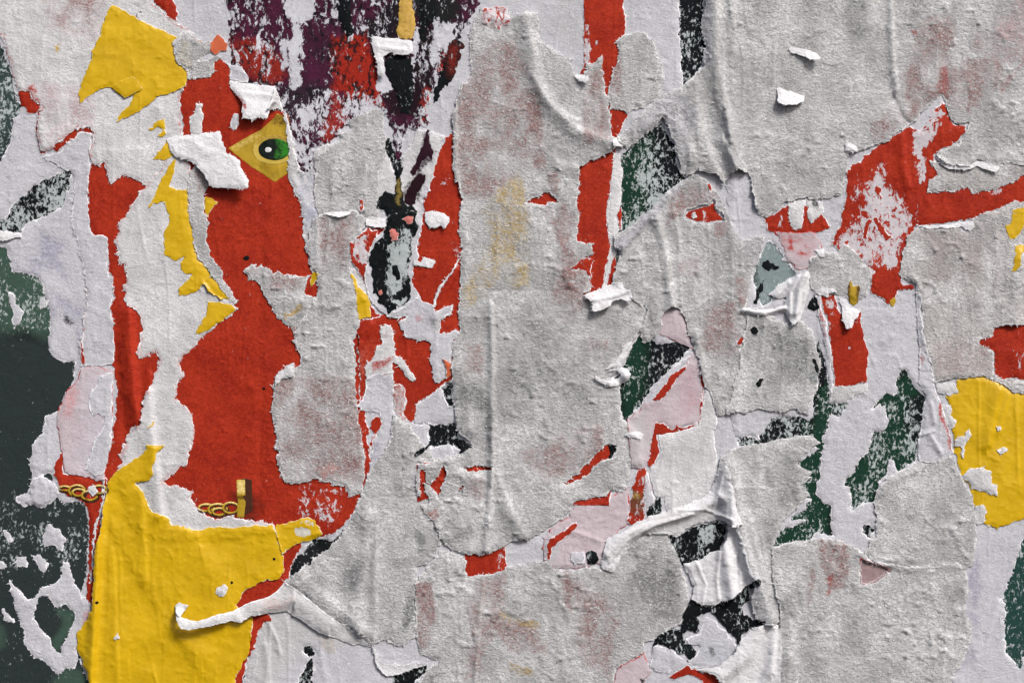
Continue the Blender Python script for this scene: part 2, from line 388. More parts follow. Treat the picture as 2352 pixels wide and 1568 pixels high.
def FLAP(name, label, cat, mat, rows, n=26, m=14, thick=0.7, z0=None, parent=None, group=None, rag=1.5, seed=1):
    """curled strip of paper: bicubic surface through rows of (x, y, height above the sheets below)"""
    A = np.asarray(rows, float)
    if z0 is None:
        xs, ys = A[..., 0].ravel(), A[..., 1].ravel()
        ii = np.clip(((xs - GX0) / ST).astype(int), 0, NX - 1); jj = np.clip(((ys - GY0) / ST).astype(int), 0, NY - 1)
        z0 = float(np.percentile(HMAP[jj, ii], 75)) + 0.8
    def cr(P, k):
        L = len(P); u = np.linspace(0, L - 1, k); i = np.minimum(u.astype(int), L - 2); t = (u - i)
        g = lambda q: P[np.clip(q, 0, L - 1)]
        t = t.reshape((-1,) + (1,) * (P.ndim - 1))
        p0, p1, p2, p3 = g(i - 1), g(i), g(i + 1), g(i + 2)
        return 0.5 * (2 * p1 + (p2 - p0) * t + (2 * p0 - 5 * p1 + 4 * p2 - p3) * t ** 2 + (3 * p1 - p0 - 3 * p2 + p3) * t ** 3)
    B = cr(A, n); B = cr(B.transpose(1, 0, 2), m).transpose(1, 0, 2).copy()
    r = np.random.RandomState(seed)
    for side in (0, -1):                                   # ragged long edges
        B[:, side, :2] += (r.rand(n, 1) - 0.5) * 2 * rag
        B[side, :, :2] += (r.rand(m, 1) - 0.5) * 2 * rag
    B[..., 2] += z0
    B[..., 2] += (r.rand(n, m) - 0.5) * 0.5
    x, y, z = B[..., 0].ravel(), B[..., 1].ravel(), B[..., 2].ravel()
    wx, wy, wz = to_world(x, y, z)
    V = np.stack([wx, wy, wz], 1)
    cen = (float(V[:, 0].mean()), float(V[:, 1].max()), float(V[:, 2].mean()))
    id_ = np.arange(n * m).reshape(n, m)
    Q = np.stack([id_[:-1, :-1].ravel(), id_[1:, :-1].ravel(), id_[1:, 1:].ravel(), id_[:-1, 1:].ravel()], 1)
    o = link_mesh(name, V, Q, np.zeros((0, 3), int), MATS[mat], cen, parent)
    set_attrs(o.data, edge=np.full(n * m, 30.0), stain=np.zeros((n * m, 4)), wear=np.zeros(n * m))
    md = o.modifiers.new('paper_thickness', 'SOLIDIFY'); md.thickness = thick * U; md.offset = 0
    setprops(o, label, cat, group)
    return o

def ell(cx, cy, rx, ry, n=18, a0=0.0):
    return [(cx + rx * math.cos(a0 + 2 * math.pi * k / n), cy + ry * math.sin(a0 + 2 * math.pi * k / n)) for k in range(n)]
def rod(pts, w_):
    """a band polygon along a polyline"""
    P = np.asarray(pts, float); D = np.gradient(P, axis=0); D /= (np.linalg.norm(D, axis=1)[:, None] + 1e-9)
    Nn = np.stack([-D[:, 1], D[:, 0]], 1); w_ = np.asarray(w_, float).reshape(-1, 1) if np.ndim(w_) else w_
    return [tuple(p) for p in np.concatenate([P + Nn * w_, (P - Nn * w_)[::-1]])]
def tilt(px, py, ang, L, h, p=2.0):
    """lift growing away from the line through (px,py) in direction ang (degrees, y down)"""
    c, s = math.cos(radians(ang)), math.sin(radians(ang))
    return lambda X, Y: h * np.clip(((X - px) * c + (Y - py) * s) / L, 0, 1.2) ** p

# colours of ink residue
GREEN = (0.010, 0.040, 0.024); TEAL = (0.055, 0.10, 0.075); CHAR = (0.028, 0.038, 0.038); BLACK = (0.006, 0.008, 0.010)
REDI = (0.40, 0.03, 0.018); PINKI = (0.34, 0.13, 0.13); OCHRE = (0.50, 0.36, 0.13); GREYI = (0.20, 0.205, 0.205)
PALE = (0.54, 0.54, 0.60); MAUVE = (0.42, 0.30, 0.33); YEL = (0.60, 0.37, 0.01); VIOL = (0.33, 0.32, 0.42)

# ---------------------------------------------------------------- the wall
BX0, BX1, BY0, BY1 = -26, W0 + 26, -26, H0 + 26
def slab():
    """hoarding boards reaching past the frame, with the old paper coat on them"""
    me = bpy.data.meshes.new('wall'); x0, x1, y0, y1 = -2400, 4750, -1700, 3300
    vs = []; 
    for z in (-3.0, -40.0):
        for x, y in ((x0, y0), (x1, y0), (x1, y1), (x0, y1)): vs.append(to_world(x, y, z))
    me.from_pydata([tuple(v) for v in vs], [], [(3, 2, 1, 0), (4, 5, 6, 7), (0, 1, 5, 4), (1, 2, 6, 5), (2, 3, 7, 6), (3, 0, 4, 7)])
    me.materials.append(MATS['soft']); o = bpy.data.objects.new('wall', me); sc.collection.objects.link(o)
    n = len(me.vertices); set_attrs(me, edge=np.full(n, 50.0), stain=np.zeros((n, 4)), wear=np.zeros(n)); o['kind'] = 'structure'
slab()
FULL = [(BX0, BY0), (BX1, BY0), (BX1, BY1), (BX0, BY1)]
S('old_poster_ground', None, None, 'dark', FULL, t=0.0, warp=0, fine=0, rag=0, relief=0.8, drape=0, kind='structure', fwear=0.33, skirt=3,
  stains=[
    ([(-26, 60), (60, 180), (60, 290), (-26, 400)], (0.045, 0.075, 0.07), 0.75, 25),
    ([(-26, 540), (130, 560), (150, 700), (130, 800), (60, 760), (20, 770), (-26, 780)], TEAL, 0.9, 12),
    ([(-26, 760), (60, 770), (260, 800), (260, 1590), (-26, 1590)], CHAR, 0.92, 20),
    ([(130, 1395), (175, 1400), (170, 1440), (130, 1500), (120, 1470), (150, 1430)], TEAL, 0.85, 6),
    ([(150, 1520), (240, 1560), (220, 1590), (110, 1590)], TEAL, 0.8, 12),
    ([(-26, 1410), (12, 1440), (15, 1480), (-26, 1500)], TEAL, 0.7, 10),
    ([(1410, 370), (1500, 300), (1500, 480), (1420, 580)], GREEN, 0.9, 18),
    ([(1425, 760), (1490, 770), (1480, 900), (1430, 990)], GREEN, 0.9, 14),
    ([(1860, 880), (1915, 880), (1900, 1260), (1760, 1270), (1830, 1060)], GREEN, 0.95, 10),
    ([(1910, 920), (2140, 840), (2120, 1060), (1960, 1190), (1930, 1100), (2010, 1000)], GREEN, 0.95, 12),
    ([(2086, 915), (2126, 900), (2118, 1010), (2095, 1020), (2070, 960)], BLACK, 0.95, 6), ([(1868, 860), (1884, 860), (1878, 940), (1860, 1010), (1856, 960)], BLACK, 0.9, 6), ([(1545, -20), (1625, -20), (1625, 210), (1545, 210)], BLACK, 0.9, 5), ([(1500, 300), (1560, 310), (1560, 480), (1480, 500)], BLACK, 0.9, 10), ([(1500, 760), (1590, 790), (1500, 880)], BLACK, 0.9, 10),
    ([(2290, 1220), (2378, 1220), (2378, 1590), (2290, 1590)], (0.02, 0.06, 0.05), 0.9, 12),
    ([(1735, 540), (1800, 540), (1830, 660), (1735, 720)], (0.26, 0.33, 0.33), 0.85, 12),
    ([(650, 1200), (800, 1190), (790, 1330), (650, 1330)], (0.02, 0.02, 0.024), 0.6, 20),
  ],
  wears=[
    ([(-26, 60), (60, 180), (60, 290), (-26, 400)], 0.47, 20),
    ([(-26, 540), (130, 560), (150, 700), (130, 800), (-26, 780)], 0.36, 12),
    ([(-26, 760), (60, 770), (260, 800), (260, 1160), (-26, 1160)], 0.13, 20),
    ([(-26, 1120), (260, 1150), (230, 1330), (-26, 1330)], 0.34, 25),
    ([(-26, 1320), (230, 1320), (230, 1590), (-26, 1590)], 0.20, 20),
    ([(-26, 450), (170, 350), (180, 500), (60, 540), (-26, 540)], 0.50, 10),
    ([(1555, -26), (1620, -26), (1620, 200), (1555, 200)], 0.42, 10),
    ([(1410, 280), (1570, 280), (1570, 640), (1410, 640)], 0.45, 16),
    ([(1470, 380), (1520, 330), (1520, 500), (1450, 560)], 0.56, 16),
    ([(1425, 760), (1600, 770), (1500, 990), (1430, 990)], 0.35, 14),
    ([(1630, 940), (1800, 930), (1860, 1000), (1650, 1050)], 0.52, 10),
    ([(1860, 850), (1915, 850), (1900, 1260), (1760, 1270)], 0.34, 10),
    ([(1910, 920), (2140, 840), (2120, 1060), (1960, 1190)], 0.40, 12),
    ([(2290, 1220), (2378, 1220), (2378, 1590), (2290, 1590)], 0.44, 12),
    ([(1490, 1180), (1830, 1180), (1830, 1520), (1490, 1520)], 0.36, 14),
  ])

# ---------------------------------------------------------------- pale underlayer with its holes
H1 = [(-60, 80), (2, 90), (12, 120), (26, 160), (34, 200), (46, 240), (46, 262), (32, 275), (22, 330), (5, 372), (-60, 390)]
H2 = [(-60, 515), (10, 503), (14, 505), (52, 452), (72, 440), (105, 415), (150, 395), (156, 366), (174, 368), (163, 410), (163, 430), (146, 478), (105, 496), (62, 515), (48, 536), (-60, 528)]
H3 = [(-60, 560), (2, 562), (20, 572), (32, 625), (60, 628), (92, 640), (108, 680), (120, 730), (112, 775), (114, 809), (140, 832), (175, 829),
      (173, 874), (157, 897), (137, 942), (107, 954), (104, 991), (77, 1024), (71, 1066), (75, 1090), (75, 1109), (65, 1131), (38, 1140), (36, 1150), (55, 1161),
      (75, 1155), (100, 1172), (120, 1157), (135, 1140), (150, 1159), (175, 1151), (195, 1154), (204, 1180), (205, 1226), (200, 1326), (186, 1365), (182, 1480), (190, 1530), (210, 1575), (212, 1640), (-60, 1640)]
HB = [(100, 1090), (122, 1086), (124, 1100), (115, 1108), (104, 1100)]
S('pale_paper_coat', 'pale lavender paper coat left of the red print, bordering the charcoal area', 'paper sheet', 'pale',
  [(-60, -60), (600, -60), (600, 1200), (545, 1640), (-60, 1640)], t=1.0, warp=3, fine=1.8, rag=1.4, holes=[H1, H2, H3, HB], relief=0.9,
  stains=[([(95, 530), (150, 560), (160, 640), (105, 610), (80, 560)], VIOL, 0.42, 22), ([(115, 670), (160, 690), (195, 710), (190, 790), (160, 740), (120, 740)], VIOL, 0.5, 14),
          ([(35, 600), (100, 590), (100, 640), (40, 630)], VIOL, 0.35, 12), ([(150, 728), (165, 728), (168, 742), (152, 744)], BLACK, 0.9, 3)])
H5 = [(1556, -60), (1611, -60), (1613, 30), (1608, 60), (1619, 110), (1612, 155), (1590, 178), (1568, 198), (1564, 140), (1559, 60)]
H6 = [(1424, 360), (1466, 315), (1506, 292), (1520, 282), (1540, 320), (1552, 365), (1570, 410), (1540, 440), (1500, 480), (1450, 520), (1405, 560), (1426, 590), (1408, 640), (1400, 640), (1412, 560), (1419, 540), (1421, 470), (1424, 400)]
H7 = [(654, 1302), (655, 1280), (665, 1270), (672, 1282), (700, 1262), (720, 1236), (738, 1236), (766, 1242), (792, 1210), (800, 1222), (700, 1330), (662, 1328)]
H8 = [(985, 972), (1045, 965), (1050, 985), (1055, 1010), (1088, 1022), (1060, 1034), (1030, 1020), (995, 1030), (985, 1000)]
H8b = [(1013, 892), (1040, 875), (1046, 935), (1030, 930), (1022, 910)]
H10 = [(1455, 790), (1472, 760), (1490, 770), (1510, 790), (1560, 785), (1585, 795), (1565, 822), (1528, 858), (1500, 884), (1473, 926), (1443, 965), (1430, 972), (1424, 900), (1410, 870), (1440, 830)]
H16a = [(712, 1512), (722, 1506), (718, 1640), (665, 1640), (690, 1560)]
H16b = [(905, 1535), (940, 1533), (985, 1520), (980, 1540), (955, 1560), (950, 1640), (890, 1640), (900, 1560)]
H16c = [(700, 1480), (712, 1478), (724, 1500), (714, 1510), (698, 1495)]
H16d = [(840, 1128), (852, 1118), (856, 1140), (838, 1165), (825, 1180), (826, 1160)]
S('pale_paper_coat', 'pale paper coat behind the middle sheets, bare beside the tall red strip', 'paper sheet', 'pale',
  [(604, -60), (1690, -60), (1690, 900), (1705, 1100), (1705, 1640), (549, 1640), (604, 1200)], t=1.0, warp=3, fine=2, rag=1.6, speck=1.2,
  holes=[H5, H6, H7, H8, H8b, H10, H16a, H16b, H16c, H16d], relief=1.0,
  ridges=[([(622, 1430), (640, 1470), (645, 1500)], 3, 2.5), ([(612, 1480), (622, 1568)], 5, 2)],
  stains=[([(1240, -30), (1330, -30), (1330, 130), (1250, 90)], (0.46, 0.46, 0.48), 0.5, 20),
          ([(590, 1390), (740, 1400), (820, 1470), (700, 1470), (620, 1590), (560, 1590)], (0.50, 0.50, 0.50), 0.8, 25),
          ([(730, 1440), (755, 1450), (770, 1495), (745, 1490)], (0.42, 0.36, 0.30), 0.6, 8),
          ([(965, 1030), (1060, 1030), (1040, 1060), (970, 1070)], (0.40, 0.41, 0.46), 0.6, 12)])
H11 = [(1640, 985), (1655, 970), (1680, 965), (1686, 1000), (1700, 1010), (1720, 1000), (1740, 1010), (1755, 985), (1764, 965), (1800, 955), (1840, 955), (1855, 968), (1860, 990), (1840, 1005),
       (1765, 1018), (1700, 1020), (1660, 1036), (1652, 1080), (1640, 1110), (1645, 1040), (1642, 1010)]
H12 = [(1878, 780), (1895, 830), (1900, 880), (1903, 925), (1942, 925), (1935, 945), (1925, 960), (1908, 945), (1898, 980), (1882, 1012), (1893, 1022), (1882, 1050), (1880, 1090), (1876, 1130), (1890, 1150), (1902, 1160), (1910, 1230), (1880, 1226), (1860, 1236),
       (1815, 1244), (1772, 1258), (1778, 1238), (1800, 1215), (1840, 1200), (1855, 1190), (1815, 1190), (1850, 1165), (1860, 1145), (1840, 1140), (1838, 1115), (1862, 1095), (1830, 1080), (1835, 1062), (1876, 1030), (1850, 1000), (1862, 960), (1868, 900), (1885, 870), (1870, 830)]
H13 = [(2000, 940), (2020, 920), (2035, 900), (2055, 905), (2056, 870), (2075, 848), (2085, 870), (2095, 895), (2120, 910), (2120, 930), (2115, 1000), (2102, 1030), (2102, 1058), (2060, 1080), (2050, 1060), (2040, 1055), (2030, 1090),
       (2015, 1110), (2005, 1150), (1970, 1160), (1955, 1168), (1952, 1120), (1940, 1112), (1955, 1085), (1975, 1050), (1985, 1050), (2000, 1015), (2000, 990), (2030, 985), (2040, 970), (2034, 940), (2020, 925)]
H14 = [(2420, 1210), (2352, 1233), (2336, 1276), (2314, 1331), (2299, 1366), (2306, 1401), (2299, 1451), (2314, 1500), (2340, 1530), (2352, 1500), (2420, 1480)]
H17 = [(1745, 700), (1728, 640), (1745, 590), (1762, 555), (1785, 570), (1800, 600), (1825, 620), (1820, 640), (1800, 650), (1780, 665), (1760, 700)]
H18 = [(1980, 1205), (1995, 1200), (2008, 1215), (1998, 1232), (1985, 1228)]
S('pale_paper_coat', 'pale paper coat on the right side, between dark green patches and the grey sheets', 'paper sheet', 'pale',
  [(1670, -60), (2420, -60), (2420, 1640), (1685, 1640), (1685, 1100), (1670, 900)], t=1.0, warp=3, fine=2.2, rag=1.6, speck=2.0,
  holes=[H12, H13, H14, H17, H18, H11], relief=1.0, ridges=[([(2352 - 60, 1380), (2265, 1460)], 4, 1.2)],
  stains=[([(2230, 1200), (2250, 1300), (2240, 1500), (2200, 1540), (2225, 1300)], VIOL, 0.4, 16)])

# ---------------------------------------------------------------- purple and black streaked print at the top
S('purple_poster_remnant', 'worn purple, black and red streaked print at the top, left of centre', 'poster scrap', 'purple',
  [(525, -60), (524, 20), (533, 60), (530, 100), (534, 150), (560, 170), (575, 190), (636, 196), (650, 245), (656, 270), (664, 330), (684, 400), (712, 400), (724, 345), (760, 335), (790, 290), (870, 252), (905, 290), (900, 350), (915, 375), (935, 300), (985, 285), (984, 240), (1000, 200), (1018, 170), (1040, 150), (1062, 120), (1068, 60), (1100, 20), (1110, -60)],
  t=0.5, warp=4, fine=2.5, rag=2, speck=4.5, vert=True, relief=0.8, fwear=0.40,
  stains=[([(525, -30), (1110, -30), (1110, 420), (525, 420)], (0.018, 0.006, 0.014), 0.35, 20),
          ([(520, 88), (610, 95), (650, 150), (655, 190), (600, 192), (540, 150)], (0.27, 0.022, 0.012), 0.9, 10),
          ([(764, 85), (845, 80), (860, 130), (868, 175), (880, 240), (850, 250), (810, 235), (790, 215), (760, 225), (763, 150)], (0.34, 0.022, 0.010), 0.95, 6),
          ([(750, 280), (770, 225), (800, 230), (795, 270), (770, 330), (745, 330)], (0.33, 0.03, 0.02), 0.8, 8),
          ([(692, 70), (740, 95), (764, 85), (758, 210), (700, 250), (688, 200)], (0.05, 0.013, 0.035), 0.6, 30),
          ([(650, 200), (760, 200), (720, 280), (655, 270)], (0.03, 0.015, 0.028), 0.95, 8),
          ([(770, -20), (805, -20), (808, 70), (775, 60)], BLACK, 0.9, 8), ([(840, 60), (920, -20), (960, 30), (930, 90), (850, 95)], BLACK, 0.85, 8),
          ([(950, -20), (1060, -20), (1060, 50), (1020, 60), (960, 50)], (0.008, 0.014, 0.012), 0.9, 10),
          ([(955, 60), (1000, 60), (1000, 260), (960, 270), (900, 270), (880, 220), (890, 140), (950, 130)], (0.016, 0.006, 0.010), 0.95, 8),
          ([(1000, 60), (1068, 60), (1060, 160), (1000, 160)], (0.012, 0.012, 0.012), 0.9, 8),
          ([(970, 205), (990, 205), (985, 290), (968, 290)], REDI, 0.8, 4), ([(1008, 125), (1030, 125), (1028, 170), (1008, 165)], REDI, 0.7, 5)],
  wears=[([(655, -30), (725, -30), (722, 30), (704, 60), (702, 150), (690, 205), (668, 205), (668, 110), (680, 60), (655, 20)], 0.92, 6),
         ([(645, 100), (665, 100), (662, 160), (648, 160)], 0.7, 5), ([(764, 85), (868, 80), (880, 210), (760, 210)], 0.24, 8),
         ([(700, 60), (748, 75), (752, 180), (705, 225)], 0.20, 26), ([(880, 140), (950, 130), (960, 200), (960, 260), (890, 230)], 0.26, 8),
         ([(660, 262), (760, 225), (760, 350), (660, 410)], 0.56, 16), ([(760, 225), (880, 240), (880, 260), (790, 330), (740, 340)], 0.55, 14),
         ([(868, 178), (905, 180), (908, 205), (890, 216), (868, 212)], 0.95, 4), ([(948, 62), (968, 62), (960, 100), (948, 140), (955, 200), (950, 215), (944, 150)], 0.85, 4),
         ([(995, 45), (1046, 60), (1040, 90), (1015, 100), (1005, 120), (998, 150), (990, 130)], 0.85, 6),
         ([(1040, 140), (1066, 110), (1068, 160), (1020, 220), (1000, 300), (985, 290)], 0.95, 4),
         ([(905, 295), (985, 290), (960, 340), (925, 360)], 0.55, 8), ([(978, 210), (1004, 210), (1000, 270), (988, 280)], 0.7, 5)])
S('ochre_print_scrap', 'narrow ochre printed fleck at the top edge among the purple streaks', 'poster scrap', 'gold',
  [(918, -60), (955, -60), (948, 10), (956, 60), (946, 95), (920, 92), (914, 70), (918, 30)], t=0.4, warp=3, fine=2, rag=1.5, stains=[([(910, -30), (960, -30), (960, 100), (910, 100)], (0.62, 0.38, 0.10), 0.7, 8)])

# ---------------------------------------------------------------- red poster
red_main = S('red_poster', 'large red poster field carrying the eye brooch and chain, left of centre', 'poster', 'red',
  [(204, 385), (230, 345), (420, 330), (418, 215), (430, 184), (485, 174), (494, 140), (512, 138), (532, 158), (534, 190), (560, 230), (640, 252), (660, 262), (672, 330), (690, 440), (720, 480), (800, 470), (850, 520), (870, 540),
   (840, 560), (815, 640), (850, 700), (885, 735), (835, 780), (830, 900), (845, 985), (850, 1020), (853, 1060), (846, 1090), (835, 1130), (806, 1196), (760, 1224), (700, 1240), (668, 1300), (662, 1345), (612, 1398), (626, 1420), (608, 1430), (596, 1450), (586, 1485), (560, 1545), (548, 1640), (520, 1640), (300, 1300), (244, 1200), (240, 1120), (240, 1080), (258, 1010), (270, 960), (270, 900), (262, 830), (260, 740), (255, 710), (262, 680), (258, 632), (250, 630), (248, 548), (214, 540), (203, 487)],
  t=1.3, warp=3, fine=2, rag=1.4, relief=0.7,
  ridges=[([(300, 720), (305, 830), (312, 900), (322, 965)], 9, 9, 0.9), ([(272, 800), (280, 900), (290, 1000)], 7, -1.5), ([(350, 860), (342, 900)], 6, 3)],
  wears=[([(690, 1110), (790, 1110), (780, 1200), (700, 1215)], 0.46, 14), ([(815, 960), (860, 960), (860, 1030), (815, 1030)], 0.35, 8)],
  stains=[([(535, 1128), (580, 1135), (600, 1160), (580, 1200), (540, 1195)], (0.10, 0.012, 0.006), 0.75, 14)])
red_mid = S('red_poster', 'red poster remnant around the black streak, left of the long central grey sheet', 'poster', 'red',
  [(1026, 314), (1040, 306), (1075, 330), (1080, 860), (1040, 872), (1010, 890), (990, 905), (960, 925), (955, 960), (946, 970), (930, 955), (905, 900), (890, 880), (865, 850), (850, 870), (843, 900), (828, 930), (825, 780), (812, 745), (860, 728), (890, 722), (900, 560), (848, 640), (842, 620), (836, 560), (848, 527), (884, 520), (970, 500), (982, 424), (990, 392)],
  t=1.3, warp=2.5, fine=1.6, rag=1.2, relief=0.7, ridges=[([(855, 745), (830, 790)], 8, 3.5), ([(1050, 620), (1010, 700), (1000, 730)], 6, 5)],
  wears=[([(1005, 400), (1040, 400), (1040, 430), (1010, 425)], 0.45, 6), ([(1035, 560), (1060, 560), (1060, 600), (1035, 600)], 0.3, 8)],
  stains=[([(822, 790), (850, 790), (845, 860), (825, 850)], (0.5, 0.14, 0.10), 0.4, 14)])
S('red_poster', 'tall red strip running down from the top edge, right of centre', 'poster', 'red',
  [(1342, -60), (1431, -60), (1432, 22), (1438, 60), (1433, 82), (1440, 200), (1446, 255), (1438, 278), (1415, 322), (1413, 360), (1406, 392), (1401, 442), (1391, 487), (1398, 547), (1403, 567), (1390, 617), (1383, 664), (1338, 682), (1290, 640), (1320, 500), (1327, 392), (1334, 175), (1340, 140)],
  t=1.5, warp=1.6, fine=1.2, rag=0.8, relief=0.5, wears=[([(1340, 55), (1357, 55), (1360, 150), (1340, 150)], 0.62, 5), ([(1365, 95), (1378, 95), (1378, 125), (1366, 125)], 0.5, 4), ([(1335, 520), (1362, 560), (1358, 640), (1330, 660)], 0.42, 10)])
S('white_paper_margin', 'narrow white torn margin down the right side of the tall red strip', 'paper strip', 'soft',
  [(1408, 350), (1422, 355), (1430, 392), (1428, 440), (1424, 480), (1414, 500), (1420, 530), (1422, 560), (1412, 590), (1405, 620), (1395, 668), (1384, 666), (1390, 620), (1404, 568), (1399, 547), (1392, 487), (1402, 442), (1406, 400)], t=0.6, warp=1.5, fine=1.3, rag=0.6, relief=0.4)
S('red_poster_scrap', 'tiny red sliver between the white margin and the dark green patch', 'poster scrap', 'red', [(1415, 496), (1426, 472), (1428, 530), (1422, 530)], t=0.4, warp=1, fine=1, rag=0.3)
S('red_poster_scrap', 'small red wedge low on the white margin of the tall strip', 'poster scrap', 'red', [(1408, 592), (1410, 560), (1418, 640), (1404, 655), (1392, 662), (1398, 630)], t=0.4, warp=1, fine=1, rag=0.3)
red_right = S('red_poster', 'branching red poster remnant with a worn speckled middle in the upper right', 'poster', 'red',
  [(2040, 320), (2086, 290), (2110, 300), (2160, 236), (2176, 250), (2177, 278), (2189, 288), (2216, 286), (2213, 308), (2196, 330), (2166, 343), (2142, 360), (2150, 385), (2200, 380), (2420, 380), (2420, 468), (2326, 468), (2264, 489), (2231, 504), (2139, 519), (2102, 518), (2094, 560), (2074, 620), (2062, 640), (2068, 655), (2092, 650), (2100, 662), (2064, 665), (2050, 690), (2036, 702), (2028, 690), (2002, 675), (1998, 650), (2004, 622), (1985, 605), (1955, 585), (1920, 575), (1905, 560), (1925, 520), (1929, 487), (1940, 447), (1943, 400), (1951, 384), (1985, 362), (2000, 343)],
  t=1.3, warp=3, fine=2, rag=1.4, relief=0.8, ridges=[([(2066, 310), (2072, 390), (2085, 430)], 7, 3.5)],
  wears=[([(1992, 402), (2025, 385), (2036, 420), (2092, 470), (2100, 520), (2072, 575), (2050, 610), (2000, 618), (1930, 590), (1915, 560), (1958, 515), (1975, 495), (1975, 462), (1950, 455), (1976, 434)], 0.68, 22),
         ([(2030, 595), (2062, 570), (2060, 612), (2010, 615)], 0.72, 6), ([(2096, 300), (2155, 245), (2165, 260), (2150, 310), (2120, 345), (2124, 400), (2110, 420), (2100, 370)], 0.70, 7), ([(2265, 437), (2300, 432), (2300, 446), (2270, 452)], 0.6, 4)])
S('red_poster_scrap', 'upright red rectangle with white torn foot, right of the middle among pale paper', 'poster scrap', 'red',
  [(1876, 675), (1918, 668), (1926, 722), (1974, 712), (1978, 755), (1988, 800), (1991, 834), (1986, 877), (1944, 889), (1919, 893), (1911, 834), (1905, 780), (1898, 730)],
  t=1.3, warp=2, fine=1.3, rag=1, relief=0.6, lift=(1.5, 6), wears=[([(1880, 670), (1920, 670), (1922, 730), (1915, 790), (1900, 780)], 0.52, 6), ([(1955, 735), (1975, 730), (1975, 752), (1955, 758)], 0.45, 5), ([(1948, 797), (1953, 797), (1953, 804), (1948, 804)], 0.98, 2)])
S('white_paper_scrap', 'white torn foot below the upright red rectangle', 'paper scrap', 'soft', [(1903, 885), (1950, 888), (1992, 878), (1992, 900), (1960, 908), (1945, 925), (1905, 922)], t=1.0, warp=2, fine=1.3, rag=1, relief=0.6)
S('white_paper_scrap', 'narrow crumpled white strip along the left side of the upright red rectangle', 'paper scrap', 'pale', [(1868, 680), (1878, 676), (1892, 730), (1905, 790), (1910, 890), (1903, 915), (1897, 830), (1888, 760)], t=1.6, warp=2, fine=1.5, rag=1, relief=1.6, stains=[([(1874, 690), (1890, 730), (1895, 790), (1880, 740)], REDI, 0.45, 5)])
S('red_poster_scrap', 'red block at the right edge just above the yellow sheet', 'poster scrap', 'red',
  [(2244, 778), (2275, 772), (2279, 748), (2420, 738), (2420, 876), (2301, 868), (2281, 857), (2279, 806), (2245, 793)], t=1.3, warp=2.5, fine=1.5, rag=1, relief=0.8, wears=[([(2325, 800), (2360, 810), (2350, 860), (2320, 850)], 0.33, 12)])
S('red_poster_scrap', 'ragged red patch under the torn lip, right of the long hanging grey sheet', 'poster scrap', 'red',
  [(1755, 505), (1785, 490), (1809, 470), (1830, 470), (1850, 476), (1889, 497), (1905, 528), (1872, 536), (1835, 540), (1796, 537), (1758, 532)], t=1.0, warp=2.5, fine=1.6, rag=1.2, relief=0.8, wears=[([(1785, 495), (1795, 495), (1795, 525), (1786, 525)], 0.5, 4)])
S('pink_worn_print', 'faded pink worn print below the ragged red patch, right of the hanging grey sheet', 'poster scrap', 'pink',
  [(1775, 534), (1870, 532), (1884, 560), (1880, 590), (1860, 615), (1830, 620), (1805, 600), (1795, 565)], t=0.5, warp=2.5, fine=1.6, rag=1.4, speck=1, relief=0.6,
  stains=[([(1790, 540), (1870, 540), (1850, 600), (1810, 590)], (0.48, 0.14, 0.14), 0.45, 12), ([(1808, 552), (1818, 552), (1816, 575), (1809, 576)], REDI, 0.95, 3), ([(1828, 580), (1850, 582), (1846, 590), (1830, 588)], REDI, 0.8, 3)])
for lb, pl in (('left grey tongue of paper hanging over the ragged red patch', [(1808, 462), (1848, 462), (1843, 500), (1836, 524), (1820, 528), (1810, 508)]),
               ('right grey tongue of paper hanging over the ragged red patch', [(1854, 460), (1888, 465), (1892, 492), (1872, 505), (1862, 516), (1853, 498)])):
    S('grey_paper_tongue', lb, 'paper scrap', 'soft', pl, t=1.2, warp=2, fine=1.5, rag=1, relief=1.0, group='grey tongues over the red patch',
      stains=([([(1866, 462), (1880, 460), (1880, 480), (1868, 474)], BLACK, 0.9, 3)] if 'right' in lb else []))
S('red_poster_scrap', 'red fleck at the top edge, right of the large yellow kite-shaped scrap', 'poster scrap', 'red', [(355, 8), (362, -60), (386, -60), (402, 10), (411, 34), (406, 53), (392, 45), (372, 24)], t=1.0, warp=2, fine=1.5, rag=1)
S('red_poster_scrap', 'red corner at the left, by the dark upper left strip', 'poster scrap', 'red', [(45, 212), (80, 196), (90, 236), (100, 232), (98, 256), (68, 267), (60, 250), (50, 240)], t=0.9, warp=2, fine=1.6, rag=1)
S('red_poster_scrap', 'long red sliver below the pink-grey upper left sheet', 'poster scrap', 'red', [(84, 290), (94, 250), (100, 240), (108, 300), (180, 285), (222, 282), (217, 308), (197, 306), (187, 302), (165, 330), (136, 352), (125, 347), (97, 357), (92, 330)], t=0.9, warp=2, fine=1.6, rag=1)
red_low = S('red_poster_scrap', 'curved red scrap with a chain link print at the lower left, above the dark patch', 'poster scrap', 'red',
  [(141, 1040), (148, 1040), (150, 1085), (180, 1088), (205, 1095), (238, 1090), (250, 1095), (246, 1140), (236, 1176), (232, 1235), (218, 1290), (217, 1390), (199, 1384), (203, 1326), (209, 1250), (204, 1200), (206, 1176), (195, 1152), (160, 1138), (138, 1118), (128, 1092), (131, 1060)],
  t=0.9, warp=2, fine=1.4, rag=1.0, relief=0.6)
S('white_paper_fibre', 'thin white torn line down the narrow red strip left of the big yellow sheet', 'paper strip', 'pale', rod([(243, 1095), (240, 1150), (226, 1200), (217, 1245), (216, 1290), (208, 1340)], [2.5, 2, 2.2, 2, 2, 2]), t=0.6, warp=2, fine=1.6, rag=0.4, relief=0.3)

